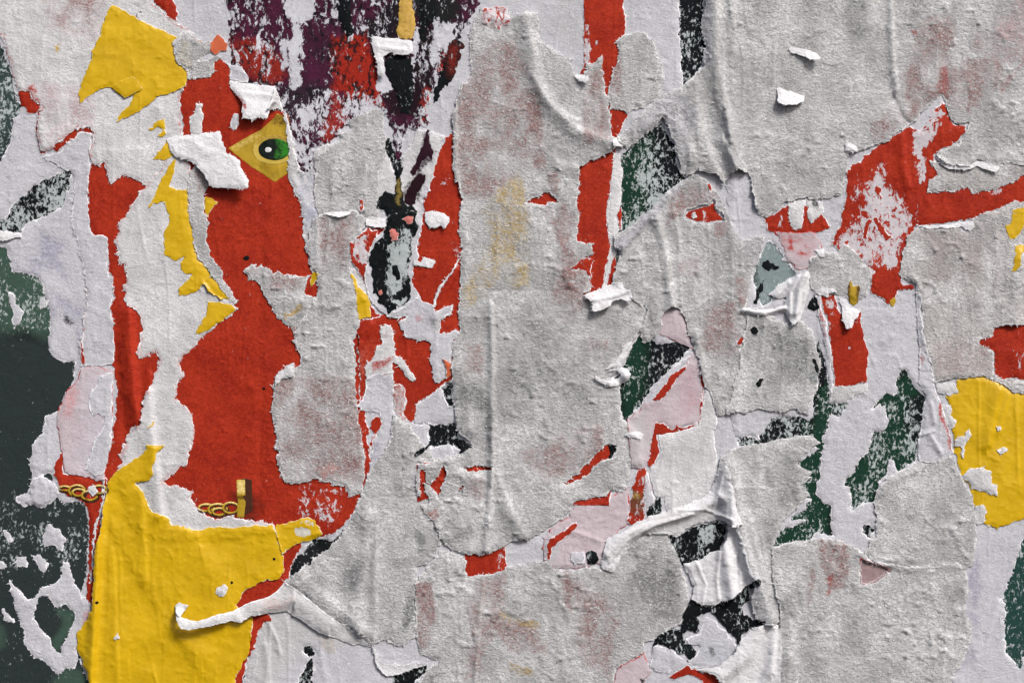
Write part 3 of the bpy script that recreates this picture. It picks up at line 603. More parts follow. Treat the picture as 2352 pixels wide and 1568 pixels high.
# ---------------------------------------------------------------- pale sheets at the left
S('pale_paper_sheet', 'smooth pale sheet left of the narrow red channel, ending at a straight lower edge', 'paper sheet', 'pale',
  [(100, 362), (140, 352), (187, 306), (212, 308), (213, 340), (209, 392), (205, 442), (204, 487), (215, 542), (241, 538), (250, 549), (252, 634), (264, 634), (262, 687), (255, 710), (262, 742), (266, 830), (262, 836), (207, 841), (186, 838), (187, 790), (195, 740), (203, 690), (201, 665), (180, 560), (165, 500), (175, 440), (170, 400)],
  t=1.3, warp=2.2, fine=1.8, rag=1.2, relief=0.8, lift=(0.9, 6))
S('red_hairline_tear', 'red hairline of torn print down the pale sheet, left of the red channel', 'poster scrap', 'red', rod([(200, 661), (205, 690), (201, 725), (196, 760), (191, 800), (192, 835)], [1.4, 1.8, 1.6, 2.2, 2.5, 6]), t=0.4, warp=2, fine=1.6, rag=0.7)
S('pink_paper_sheet', 'pink-stained pale sheet above the chain link print at the left', 'paper sheet', 'pink',
  [(187, 846), (215, 840), (262, 853), (261, 934), (258, 1019), (250, 1059), (241, 1084), (243, 1101), (225, 1106), (205, 1094), (185, 1091), (150, 1084), (144, 1046), (136, 989), (135, 944), (150, 911), (157, 894), (175, 881), (186, 859)],
  t=1.3, warp=1.8, fine=1.3, rag=0.8, relief=0.9,
  stains=[([(190, 860), (262, 853), (258, 1000), (240, 1080), (170, 1080), (190, 960)], (0.56, 0.53, 0.58), 0.7, 22), ([(150, 910), (176, 890), (172, 925), (155, 950)], (0.62, 0.22, 0.22), 0.55, 14)])
S('pale_paper_strip', 'smooth pale strip on the right part of the pink-stained sheet', 'paper strip', 'pale',
  [(234, 862), (261, 858), (258, 1019), (242, 1084), (222, 1094), (200, 1078), (212, 1040), (222, 1005), (235, 990), (243, 960), (225, 952), (212, 955), (207, 930), (214, 900), (228, 880)], t=0.7, warp=1.8, fine=1.2, rag=0.8, relief=0.6, lift=(0.8, 5))
for k, (lb, pl) in enumerate((
    ('narrow upright white remnant on the green area at the left edge', [(18, 669), (37, 672), (42, 704), (60, 717), (50, 742), (40, 758), (27, 742), (32, 712)]),
    ('small white remnant at the right border of the green area on the left', [(92, 690), (102, 684), (112, 690), (108, 706), (95, 712)]),
    ('three-cornered white remnant on the charcoal area, lower left', [(112, 1198), (125, 1205), (137, 1213), (152, 1233), (150, 1251), (142, 1266), (130, 1251), (102, 1254), (98, 1238), (107, 1213)]),
    ('small oval white remnant on the charcoal area, lower left', [(42, 1280), (60, 1276), (71, 1292), (60, 1301), (40, 1296)]),
    ('slanting white remnant above the V-shaped white paper, lower left', [(80, 1275), (95, 1273), (111, 1295), (112, 1306), (100, 1315), (84, 1296)]),
    ('white remnant at the left edge, level with the small oval one', [(-60, 1285), (8, 1287), (18, 1297), (12, 1304), (-60, 1300)]),
    ('thin white remnant near the left edge above the small oval one', [(8, 1218), (22, 1222), (34, 1236), (34, 1246), (22, 1240)]),
    ('white remnant left of the V-shaped paper near the left edge', [(3, 1394), (14, 1396), (28, 1415), (40, 1420), (34, 1430), (14, 1420)]))):
    S('white_paper_remnant', lb, 'paper scrap', 'pale', pl, t=0.8, warp=2.2, fine=2.2, rag=1.4, relief=0.6, group='white remnants on the dark area at the left')
S('white_paper_remnant', 'V-shaped white paper remnant around a dark diamond, lower left', 'paper scrap', 'pale',
  [(20, 1326), (40, 1345), (68, 1377), (84, 1368), (100, 1345), (107, 1343), (125, 1336), (142, 1326), (148, 1286), (162, 1290), (172, 1335), (190, 1362), (216, 1384), (217, 1405), (202, 1430), (184, 1455), (182, 1500), (172, 1533), (150, 1532), (137, 1550), (107, 1520), (82, 1508), (62, 1476), (45, 1411), (32, 1371)],
  t=0.9, warp=2.4, fine=2, rag=1.4, relief=0.7, holes=[[(92, 1368), (110, 1363), (128, 1390), (140, 1390), (152, 1386), (170, 1403), (170, 1428), (140, 1496), (128, 1490), (120, 1463), (100, 1446), (82, 1418)]],
  stains=[([(195, 1400), (215, 1395), (205, 1425), (185, 1450)], (0.5, 0.3, 0.33), 0.5, 8)])
for lb, pl in (('short pale remnant in the gap right of the charcoal area, beside the chain print', [(72, 1100), (100, 1090), (128, 1110), (140, 1130), (120, 1155), (95, 1160), (60, 1155), (72, 1130)]),):
    S('white_paper_remnant', lb, 'paper scrap', 'pale', pl, t=0.7, warp=2, fine=2, rag=1.4)

# ---------------------------------------------------------------- big white sheet around the yellow scraps
S('white_paper_sheet', 'pale grey sheet with pink stains filling the upper left corner', 'paper sheet', 'soft',
  [(-60, -60), (356, -60), (352, 8), (372, 24), (395, 48), (430, 68), (445, 80), (436, 100), (440, 170), (430, 205), (418, 217), (416, 275), (422, 312), (405, 350), (380, 400), (345, 428), (310, 412), (287, 405), (270, 415), (255, 426), (246, 392), (242, 376), (230, 384), (214, 380), (210, 350), (217, 310), (212, 295), (185, 293), (150, 320), (112, 347), (98, 350), (90, 300), (95, 262), (95, 240), (75, 230), (68, 214), (50, 212), (38, 195), (30, 160), (20, 120), (8, 85), (-60, 70)],
  t=1.4, warp=2.6, fine=1.8, rag=1.2, relief=0.9, lift=(0.8, 6), fringe=(REDI, 7, 0.55), upd=True,
  stains=[([(100, -30), (230, -30), (235, 60), (200, 100), (120, 60)], (0.42, 0.25, 0.27), 0.38, 40), ([(100, 200), (215, 200), (215, 295), (110, 340)], (0.46, 0.28, 0.30), 0.3, 30),
          ([(60, 205), (80, 195), (90, 235), (70, 240)], REDI, 0.5, 8), ([(129, 113), (137, 105), (139, 118), (130, 119)], YEL, 0.95, 2), ([(161, 115), (165, 115), (165, 118), (162, 118)], BLACK, 0.95, 1)])
S('white_paper_sheet', 'long wavy-edged pale sheet between the narrow and the broad red areas', 'paper sheet', 'soft',
  [(400, 340), (422, 330), (440, 400), (436, 497), (455, 592), (500, 645), (538, 688), (547, 710), (512, 737), (462, 784), (415, 822), (425, 866), (410, 873), (405, 919), (425, 930), (442, 955), (450, 984), (443, 1024), (430, 1062), (400, 1090), (376, 1109), (456, 1127), (437, 1141), (467, 1169), (476, 1181), (495, 1190), (532, 1183), (588, 1193), (636, 1203), (640, 1225), (500, 1240), (360, 1240), (300, 1200), (274, 1100), (274, 1069), (285, 1054), (277, 1049), (279, 1029), (292, 1014), (300, 986), (327, 976), (330, 919), (352, 884), (357, 859), (370, 826), (360, 809), (320, 826), (325, 782), (330, 726), (310, 707), (290, 692), (291, 642), (292, 604), (278, 609), (268, 557), (277, 534), (275, 517), (295, 497), (312, 462), (330, 440), (345, 424), (370, 390)],
  t=1.3, warp=2.4, fine=2.2, rag=1.8, relief=0.7, fringe=((0.52, 0.16, 0.14), 7, 0.42),
  ridges=[([(345, 900), (350, 985), (362, 1080), (372, 1180)], 9, 5.5), ([(300, 925), (325, 1000)], 18, 1.5)],
  stains=[([(275, 1030), (295, 1020), (292, 1050)], (0.55, 0.3, 0.32), 0.5, 8)])
S('yellow_hair_scrap', 'tiny yellow curved fleck on the crease of the long wavy-edged pale sheet', 'poster scrap', 'yellow', rod([(357, 966), (354, 975), (342, 983)], 1.6), t=0.4, warp=1, fine=1, rag=0.2)

# ---------------------------------------------------------------- yellow scraps
y_kite = S('yellow_poster_scrap', 'large kite-shaped yellow scrap in the upper left', 'poster scrap', 'yellow',
  [(260, 14), (275, 20), (300, 36), (325, 50), (365, 68), (408, 88), (402, 100), (404, 125), (412, 145), (436, 168), (430, 200), (400, 215), (370, 222), (345, 240), (325, 255), (307, 265), (290, 272), (270, 282), (282, 260), (302, 240), (310, 217), (290, 229), (258, 202), (225, 212), (200, 228), (186, 240), (184, 215), (192, 185), (202, 165), (210, 140), (215, 118), (224, 108), (232, 82), (242, 50), (250, 25)],
  t=1.0, warp=1.6, fine=1.3, rag=0.7, relief=0.9, lift=(0.8, 5))
S('yellow_fold', None, None, 'yellow', [(258, 202), (280, 188), (310, 178), (320, 190), (330, 207), (310, 217), (290, 229)], t=1.0, warp=1, fine=1, rag=0.5, relief=0.8, lift=(1.5, 5), parent=y_kite)
YEL_S = (
  ('small hooked yellow scrap below the kite-shaped one', [(380, 271), (382, 290), (385, 312), (360, 319), (374, 300), (362, 295), (344, 304), (356, 287)]),
  ('small yellow tongue beside the left end of the folded white flap', [(387, 323), (394, 340), (401, 361), (386, 370), (355, 368), (366, 352), (378, 340)]),
  ('long jagged yellow scrap running down beside the curled grey tear', [(406, 365), (402, 400), (392, 430), (410, 438), (434, 438), (436, 470), (436, 495), (447, 545), (455, 587), (475, 608), (500, 637), (520, 662), (534, 685), (510, 688), (492, 678), (472, 654), (462, 667), (412, 683), (414, 665), (445, 632), (425, 627), (416, 617), (425, 590), (405, 600), (390, 592), (375, 588), (377, 565), (380, 532), (390, 515), (392, 497), (384, 487), (380, 465), (357, 470), (336, 483), (350, 467), (362, 437), (375, 412), (390, 385)]),
  ('yellow fin at the sharp right corner of the long pale sheet', [(478, 692), (500, 692), (537, 700), (546, 710), (525, 725), (495, 750), (450, 771), (467, 742), (474, 715)]),
  ('yellow peg on the red field just right of the curled grey tear', [(472, 452), (490, 458), (502, 466), (486, 488), (480, 506), (474, 490)]),)
for lb, pl in YEL_S:
    S('yellow_poster_scrap', lb, 'poster scrap', 'yellow', pl, t=0.8, warp=1.6, fine=1.6, rag=1.0, relief=0.6, group='yellow scraps of the left half',
      ridges=([([(472, 655), (490, 680), (510, 690)], 4, 3)] if 'long jagged' in lb else []))
y_big = S('yellow_poster_scrap', 'big yellow sheet at the bottom left with an upright glossy crease', 'poster', 'yellow',
  [(342, 1018), (380, 1022), (364, 1040), (360, 1060), (352, 1070), (356, 1088), (345, 1103), (314, 1107), (328, 1122), (342, 1150), (350, 1172), (363, 1178), (390, 1184), (397, 1202), (425, 1209), (455, 1215), (490, 1207), (525, 1209), (588, 1205), (632, 1204), (642, 1240), (650, 1268), (655, 1313), (645, 1329), (613, 1329), (588, 1341), (562, 1357), (545, 1385), (560, 1415), (582, 1410), (583, 1441), (576, 1496), (545, 1546), (532, 1640), (222, 1640), (210, 1560), (195, 1526), (182, 1488), (180, 1451), (200, 1428), (215, 1401), (217, 1351), (222, 1276), (232, 1226), (240, 1176), (252, 1106), (272, 1081), (300, 1061), (332, 1041)],
  t=1.6, warp=1.8, fine=1.5, rag=0.9, relief=1.2, lift=(1.4, 7),
  ridges=[([(240, 1150), (230, 1230), (226, 1340), (222, 1440), (212, 1590)], 7, 9), ([(252, 1190), (246, 1340), (244, 1440), (236, 1590)], 4, -0.6), ([(330, 1130), (334, 1260), (338, 1330)], 7, 2.2), ([(262, 1260), (268, 1400), (275, 1590)], 5, 1.6), ([(300, 1480), (380, 1440), (470, 1500)], 22, 2), ([(420, 1230), (500, 1300), (520, 1380)], 26, 2.2)], wr=0.9,
  stains=[([(226, 1640), (229, 1638), (231, 1646), (227, 1648)], BLACK, 0.9, 1)])
for lb, x_, y_ in (('dark crumb near the glossy crease of the big yellow sheet', 228, 1380), ('dark crumb near the top right corner of the big yellow sheet', 632, 1281), ('dark crumb above the small white chip on the big yellow sheet', 535, 1335), ('dark crumb on the yellow overlap near the white worn spot', 657, 1236), ('dark crumb on the red field left of the grey column', 608, 1022 - 130)):
    S('dark_crumb', lb, 'dirt crumb', 'dark', [(x_ - 4, y_ - 2), (x_ + 1, y_ - 4), (x_ + 4, y_ + 1), (x_ - 1, y_ + 4)], t=1.2, warp=0.5, fine=0.4, rag=0.2, relief=0.2, group='dark crumbs on the prints')
S('yellow_overlap', None, None, 'yellow', [(630, 1203), (660, 1199), (688, 1190), (702, 1185), (722, 1192), (742, 1222), (715, 1240), (688, 1247), (668, 1258), (650, 1269), (640, 1240)],
  t=1.2, warp=1.5, fine=1.4, rag=0.8, relief=0.8, lift=(1.6, 6), parent=y_big, wears=[([(678, 1212), (695, 1206), (714, 1212), (716, 1226), (700, 1232), (680, 1224)], 0.97, 4), ([(692, 1196), (708, 1190), (728, 1200), (720, 1204)], 0.7, 4)])
y_right = S('yellow_poster_scrap', 'creased yellow sheet at the right edge below the red block', 'poster', 'yellow',
  [(2192, 874), (2225, 868), (2256, 862), (2289, 874), (2324, 899), (2420, 908), (2420, 1180), (2352, 1190), (2320, 1200), (2289, 1214), (2260, 1203), (2254, 1176), (2234, 1160), (2226, 1126), (2204, 1090), (2189, 1034), (2186, 1009), (2179, 934), (2164, 909), (2195, 900)],
  t=1.2, warp=2, fine=2, rag=1.4, relief=0.9, ridges=[([(2292, 895), (2275, 960), (2265, 1020)], 8, 4.5), ([(2310, 905), (2290, 990)], 6, 2)])
for lb, pl in (('largest white chip on the yellow sheet at the right edge', [(2204, 1092), (2225, 1075), (2250, 1072), (2272, 1080), (2275, 1105), (2285, 1112), (2287, 1137), (2255, 1129), (2228, 1120)]),
               ('jagged white chip at the left border of the right-hand yellow sheet', [(2186, 1022), (2190, 1005), (2210, 998), (2222, 985), (2226, 998), (2215, 1015), (2212, 1050), (2206, 1052), (2206, 1024)]),
               ('ragged white chip at the top left corner of the right-hand yellow sheet', [(2145, 880), (2190, 878), (2196, 898), (2180, 905), (2164, 906), (2150, 900)]),
               ('white chip at the lower left foot of the right-hand yellow sheet', [(2234, 1160), (2252, 1156), (2260, 1172), (2256, 1196), (2240, 1206), (2232, 1190)]),
               ('slim white chip along the left border of the right-hand yellow sheet', [(2160, 925), (2178, 930), (2182, 960), (2192, 968), (2184, 985), (2168, 960)]),
               ('small white dot on the yellow sheet at the right edge', [(2283, 979), (2292, 977), (2297, 983), (2288, 988)]),
               ('small slanting white chip on the yellow sheet at the right edge', [(2286, 1036), (2300, 1027), (2312, 1028), (2306, 1036), (2292, 1041)])):
    S('white_paper_chip', lb, 'paper chip', 'soft', pl, t=1.0, warp=1.8, fine=1.6, rag=1.0, relief=1.0, lift=(1.2, 5), group='white chips on the right-hand yellow sheet')

# ---------------------------------------------------------------- printed jewellery on the red poster
S('gold_plate', 'printed golden diamond plate', None, 'gold', [(526, 342), (560, 322), (600, 300), (628, 276), (638, 262), (665, 275), (672, 400), (660, 402), (634, 420), (580, 385)], t=0.14, skirt=0.1, warp=0.4, fine=0.3, rag=0.1, relief=0.1, drape=0, parent=red_main,
  stains=[([(596, 380), (634, 412), (660, 398), (655, 388), (625, 400)], (0.20, 0.12, 0.01), 0.6, 6), ([(628, 262), (662, 270), (660, 290), (625, 285)], (0.10, 0.05, 0.0), 0.7, 6), ([(530, 342), (600, 302), (600, 312), (545, 345)], (0.66, 0.50, 0.14), 0.6, 5)])
ey = S('gold_eyelid', None, None, 'goldhi', ell(630, 346, 48, 34, 28), t=0.14, skirt=0.1, warp=0.4, fine=0.2, rag=0.05, relief=0.05, drape=0, parent=red_main,
  stains=[([(585, 320), (668, 305), (672, 325), (600, 330)], (0.30, 0.18, 0.015), 0.85, 7), ([(590, 370), (670, 372), (668, 385), (600, 382)], (0.55, 0.40, 0.06), 0.7, 6)])
S('gem_eye', None, None, 'gem', ell(632, 345, 37, 25, 28), t=0.14, skirt=0.1, warp=0.3, fine=0.2, rag=0.05, relief=0.02, drape=0, parent=red_main,
  stains=[([(640, 325), (672, 325), (672, 366), (636, 362), (648, 345)], (0.03, 0.22, 0.015), 0.95, 9)])
S('gem_highlight', None, None, 'white', ell(618, 346, 8, 6, 12), t=0.14, skirt=0.1, warp=0.3, fine=0.2, rag=0.05, relief=0.0, drape=0, parent=red_main)
def chain(parent, links, thick=3.0):
    for cx, cy, rx, ry in links:
        S('chain_link', None, None, 'brown', ell(cx + 2, cy + 3, rx + 2, ry + 2, 16), t=0.1, skirt=0.1, warp=0.4, fine=0.2, rag=0.05, relief=0, drape=0, parent=parent, holes=[ell(cx + 1, cy + 2, max(rx - 7, 3), max(ry - 6, 2), 14)])
        S('chain_link', None, None, 'gold', ell(cx, cy, rx, ry, 16), t=0.1, skirt=0.1, warp=0.4, fine=0.2, rag=0.05, relief=0, drape=0, parent=parent, holes=[ell(cx, cy, rx - thick - 0.6, max(ry - thick, 2), 14)],
          stains=[(rod([(cx - rx, cy - ry + 2), (cx + rx, cy - ry + 2)], 3), (0.85, 0.68, 0.25), 0.9, 3)])
chain(red_low, [(152, 1120, 17, 7), (180, 1125, 21, 15), (184, 1129, 17, 10), (208, 1136, 20, 13), (232, 1122, 18, 11)], 4.2)
chain(red_main, [(476, 1164, 20, 10), (502, 1168, 24, 15), (506, 1173, 18, 10), (532, 1164, 20, 14)], 4.2)
S('clasp_shadow', None, None, 'brown', [(556, 1096), (580, 1100), (582, 1170), (560, 1186), (552, 1150)], t=0.14, skirt=0.1, warp=0.6, fine=0.4, rag=0.1, relief=0, drape=0, parent=red_main)
S('gold_clasp', None, None, 'gold', [(545, 1100), (565, 1100), (566, 1134), (560, 1140), (566, 1150), (563, 1186), (546, 1186), (548, 1150), (546, 1132)], t=0.14, skirt=0.1, warp=0.5, fine=0.4, rag=0.1, relief=0, drape=0, parent=red_main,
  stains=[([(546, 1104), (564, 1104), (564, 1130), (546, 1130)], (0.85, 0.66, 0.25), 0.8, 4), ([(546, 1136), (564, 1136), (564, 1144), (546, 1144)], (0.12, 0.06, 0.0), 0.9, 2)])
S('ink_spot', None, None, 'dark', ell(567, 593, 8, 5, 12), t=0.14, skirt=0.1, warp=1, fine=0.8, rag=0.3, relief=0, drape=0, parent=red_main, fwear=0)
# ---------------------------------------------------------------- grey column sheets left of centre
S('grey_paper_sheet', 'pale speckled sheet right of the eye brooch, its left edge torn over the red field', 'paper sheet', 'soft',
  [(652, 256), (662, 262), (668, 300), (676, 345), (690, 392), (706, 400), (716, 380), (722, 345), (790, 320), (850, 300), (884, 330), (896, 356), (904, 392), (922, 392), (930, 350), (950, 330), (958, 296), (1020, 312), (1000, 380), (984, 440), (968, 470), (960, 500), (900, 520), (880, 480), (845, 520), (845, 690), (735, 720), (728, 640), (715, 607), (703, 554), (699, 512), (690, 464), (671, 432), (662, 400), (666, 350), (660, 312)],
  t=1.3, warp=2.2, fine=2, rag=1.4, relief=1.0, lift=(0.8, 6), speck=0.5,
  stains=[([(690, 330), (720, 350), (730, 500), (700, 540), (690, 440)], (0.40, 0.42, 0.52), 0.45, 14), ([(676, 372), (712, 360), (720, 400), (700, 416), (680, 404)], (0.02, 0.03, 0.03), 0.6, 8),
          ([(970, 310), (985, 300), (983, 360), (965, 370)], (0.03, 0.008, 0.018), 0.9, 5), ([(968, 340), (996, 345), (990, 368), (958, 400), (950, 392)], (0.03, 0.008, 0.018), 0.9, 5),
          ([(905, 362), (922, 372), (925, 400), (912, 392)], BLACK, 0.9, 4), ([(962, 390), (976, 400), (972, 420), (960, 465), (930, 465), (935, 430), (950, 410)], (0.02, 0.006, 0.010), 0.92, 4),
          ([(980, 420), (1036, 440), (1038, 484), (985, 490), (965, 460)], (0.56, 0.54, 0.6), 0.9, 6)],
  wears=[([(660, 270), (720, 300), (720, 380), (680, 400)], 0.25, 12)])
S('grey_paper_sheet', 'grey fibrous scrap with a rounded top, just under the purple streaks', 'paper scrap', 'fibre',
  [(723, 352), (745, 345), (763, 337), (783, 322), (780, 305), (803, 300), (805, 280), (838, 260), (870, 250), (884, 262), (880, 282), (888, 320), (888, 352), (872, 392), (868, 430), (870, 480), (870, 500), (800, 500), (770, 505), (730, 500), (722, 440), (727, 400)],
  t=1.1, warp=2, fine=1.6, rag=1.2, relief=1.3, lift=(1.4, 6))
S('grey_paper_sheet', 'torn grey wing at the left side of the grey column, over the red field', 'paper scrap', 'fibre',
  [(560, 626), (575, 612), (603, 609), (630, 627), (650, 632), (690, 636), (713, 633), (702, 672), (740, 700), (730, 770), (675, 765), (640, 729), (625, 699), (610, 682), (598, 660), (580, 645)],
  t=1.2, warp=2.2, fine=2, rag=1.4, relief=1.0, lift=(1.2, 6), ridges=[([(690, 690), (620, 700)], 8, 1.5)],
  stains=[([(560, 620), (600, 615), (700, 635), (690, 660), (620, 665)], (0.52, 0.26, 0.25), 0.35, 15), ([(690, 700), (730, 690), (720, 720), (690, 745), (672, 730)], (0.3, 0.3, 0.31), 0.6, 8), ([(655, 735), (662, 720), (680, 712), (690, 700), (695, 712), (680, 722)], YEL, 0.55, 3), ([(672, 755), (710, 755), (705, 780), (678, 775)], (0.42, 0.10, 0.08), 0.55, 8)])
S('grey_paper_sheet', 'broad fibrous grey column hanging in front of the red field', 'paper sheet', 'fibre',
  [(738, 494), (765, 496), (793, 492), (815, 486), (845, 504), (838, 522), (812, 556), (808, 612), (811, 629), (820, 662), (823, 717), (828, 737), (813, 782), (820, 846), (818, 909), (828, 971), (838, 1021), (838, 1079), (834, 1130), (805, 1140), (795, 1117), (763, 1109), (728, 1094), (695, 1110), (655, 1105), (643, 1074), (638, 1029), (635, 974), (625, 947), (630, 904), (630, 877), (660, 845), (693, 837), (688, 812), (675, 784), (690, 740), (708, 720), (732, 665), (728, 625), (715, 607), (703, 560), (712, 530), (725, 505)],
  t=1.5, warp=2.2, fine=2, rag=1.5, relief=1.5, lift=(2.0, 8), ridges=[([(733, 500), (731, 560), (735, 620)], 5, 2.5)],
  stains=[([(735, 500), (810, 500), (800, 610), (740, 620)], (0.36, 0.20, 0.19), 0.40, 22), ([(640, 870), (830, 870), (830, 1100), (650, 1090)], (0.36, 0.22, 0.21), 0.42, 30), ([(790, 960), (830, 960), (830, 1080), (780, 1060)], (0.38, 0.20, 0.20), 0.4, 16),
          ([(735, 1080), (770, 1060), (780, 1075), (745, 1095)], (0.62, 0.30, 0.26), 0.4, 8), ([(704, 540), (730, 500), (736, 560), (738, 620), (716, 605)], (0.68, 0.68, 0.70), 0.85, 5)])
S('red_speckle_patch', 'red speckled worn patch beside the grey column, left of the black streak', 'poster scrap', 'red',
  [(806, 560), (822, 548), (846, 520), (868, 530), (872, 548), (848, 590), (842, 640), (838, 650), (826, 625), (812, 608)], t=3.0, warp=2, fine=2, rag=1.6, speck=1.0, relief=0.5, wears=[([(812, 550), (846, 535), (848, 610), (815, 608)], 0.62, 5)])
S('red_poster_scrap', 'small red drop above the top edge of the grey column', 'poster scrap', 'red', [(826, 460), (834, 462), (836, 480), (832, 492), (825, 482)], t=1.2, warp=1.2, fine=1.2, rag=0.5, wears=[([(828, 468), (833, 468), (833, 476), (828, 476)], 0.8, 2)])

# black streak with its pale backing
S('pale_paper_sheet', 'pale backing sheet with torn white rim around the black streak', 'paper scrap', 'pale',
  [(868, 540), (884, 528), (888, 500), (950, 484), (972, 500), (965, 545), (958, 560), (962, 590), (950, 620), (948, 650), (958, 670), (962, 684), (945, 700), (918, 712), (895, 730), (868, 712), (848, 682), (838, 640), (845, 600), (848, 575)], t=1.1, warp=1.8, fine=1.4, rag=0.9, relief=0.8, lift=(1.6, 6))
S('black_poster_remnant', 'tall worn black streak with pink dabs, left of the long central grey sheet', 'poster scrap', 'dark',
  [(906, 380), (922, 385), (920, 440), (930, 465), (957, 490), (961, 527), (948, 552), (944, 592), (938, 632), (945, 667), (944, 692), (920, 702), (895, 718), (875, 698), (860, 672), (855, 637), (852, 582), (872, 552), (884, 532), (892, 502), (885, 485), (866, 478), (872, 452), (888, 440), (906, 446), (910, 420)],
  t=0.5, warp=2.4, fine=1.8, rag=1.4, speck=2.0, vert=True, relief=0.7, fwear=0.22,
  wears=[([(890, 565), (945, 555), (935, 640), (925, 660), (895, 690), (885, 640), (895, 600)], 0.84, 8), ([(915, 520), (955, 530), (945, 560), (905, 565)], 0.55, 8), ([(900, 690), (945, 680), (920, 705)], 0.8, 5)],
  stains=[([(904, 612), (916, 612), (920, 640), (908, 640)], BLACK, 0.3, 4), ([(908, 380), (916, 380), (920, 470), (912, 470)], (0.30, 0.22, 0.06), 0.75, 3)])
S('black_dab', 'small black dab inside the pale lower part of the tall black streak', 'poster scrap', 'dark', [(902, 612), (912, 612), (921, 640), (912, 644), (903, 630)], t=0.4, warp=1.2, fine=1.2, rag=0.8, speck=0.6)
S('pink_paint_dab', 'largest salmon pink dab on the tall black streak', 'paint dab', 'salmon', [(921, 505), (938, 497), (950, 500), (948, 514), (938, 517), (932, 508)], t=0.9, warp=1, fine=1, rag=0.6, group='pink dabs on the black streak')
S('pink_paint_dab', 'dull pink dab just below the largest one on the black streak', 'paint dab', 'salmon', [(895, 532), (905, 525), (918, 535), (913, 552), (902, 552)], t=0.8, warp=1.5, fine=1.5, rag=1, speck=0.8, group='pink dabs on the black streak')
S('pink_paint_dab', 'lowest, faint pink dab near the foot of the black streak', 'paint dab', 'salmon', [(868, 668), (878, 666), (880, 676), (870, 678)], t=0.8, warp=1, fine=1, rag=0.6, group='pink dabs on the black streak')
S('black_poster_remnant', 'slanting dark plum bar just above right of the tall black streak', 'poster scrap', 'purple', [(962, 398), (978, 404), (976, 420), (962, 440), (956, 466), (946, 470), (930, 464), (936, 440), (946, 415)], t=0.6, warp=1.8, fine=1.6, rag=1.0, speck=1.0, vert=True, relief=0.5, fwear=0.12, stains=[([(920, 390), (990, 390), (990, 480), (920, 480)], (0.014, 0.005, 0.008), 0.9, 5)])
S('black_poster_remnant', 'thin dark plum stroke with a blot, left of the narrow red triangle', 'poster scrap', 'purple', [(980, 298), (988, 300), (986, 325), (990, 340), (998, 350), (992, 366), (980, 362), (970, 375), (955, 398), (948, 408), (945, 398), (958, 370), (964, 350), (974, 335)], t=0.6, warp=1.8, fine=1.6, rag=1.0, speck=0.8, vert=True, relief=0.5, fwear=0.08, stains=[([(940, 290), (1000, 290), (1000, 410), (940, 410)], (0.02, 0.006, 0.012), 0.85, 5)])
for lb, pl in (('long black streak at the right end of the purple streaks', [(1040, 95), (1056, 88), (1064, 110), (1058, 140), (1050, 165), (1036, 180), (1020, 200), (1008, 226), (996, 240), (1000, 200), (1012, 165), (1022, 128)]),
               ('black streak under the small forked white flap at the top', [(892, 138), (910, 130), (930, 134), (946, 134), (950, 180), (952, 230), (940, 262), (920, 268), (912, 230), (900, 200), (888, 176), (886, 152)]),
               ('black streak beside the ochre fleck at the top edge', [(962, -60), (1000, -60), (1002, 30), (992, 60), (978, 70), (970, 100), (962, 96), (964, 40)]),
               ('black streak hanging in the middle of the purple streaks at the top', [(778, -60), (806, -60), (806, 40), (812, 76), (800, 84), (788, 66), (780, 40)])):
    S('black_poster_remnant', lb, 'poster scrap', 'dark', pl, t=0.5, warp=3, fine=2.5, rag=2, speck=3.2, vert=True, relief=0.5, fwear=0.24, group='black streaks among the purple ones', stains=[([(1020, 100), (1060, 100), (1050, 170), (1030, 180)], (0.30, 0.03, 0.02), 0.4, 10)] if 'right end' in lb else [])
S('black_poster_remnant', 'black smudge between the rounded grey scrap and the tall black streak', 'poster scrap', 'dark', [(886, 320), (898, 322), (902, 345), (908, 362), (922, 368), (926, 395), (916, 410), (906, 396), (898, 370), (888, 350)], t=0.6, warp=2, fine=1.8, rag=1.2, speck=1.8, vert=True, relief=0.5, fwear=0.28)
YEL_T = (
  ('narrow yellow blade right of the grey column, beside the black streak', [(807, 622), (815, 636), (825, 655), (850, 689), (854, 730), (827, 733), (820, 712), (818, 667)]),
  ('small yellow lozenge at the left side of the grey column', [(722, 625), (735, 628), (725, 650), (712, 666), (714, 642)]))
for lb, pl in YEL_T:
    S('yellow_poster_scrap', lb, 'poster scrap', 'yellow', pl, t=0.8, warp=1.2, fine=1.2, rag=0.8, relief=0.4, group='yellow scraps of the left half')
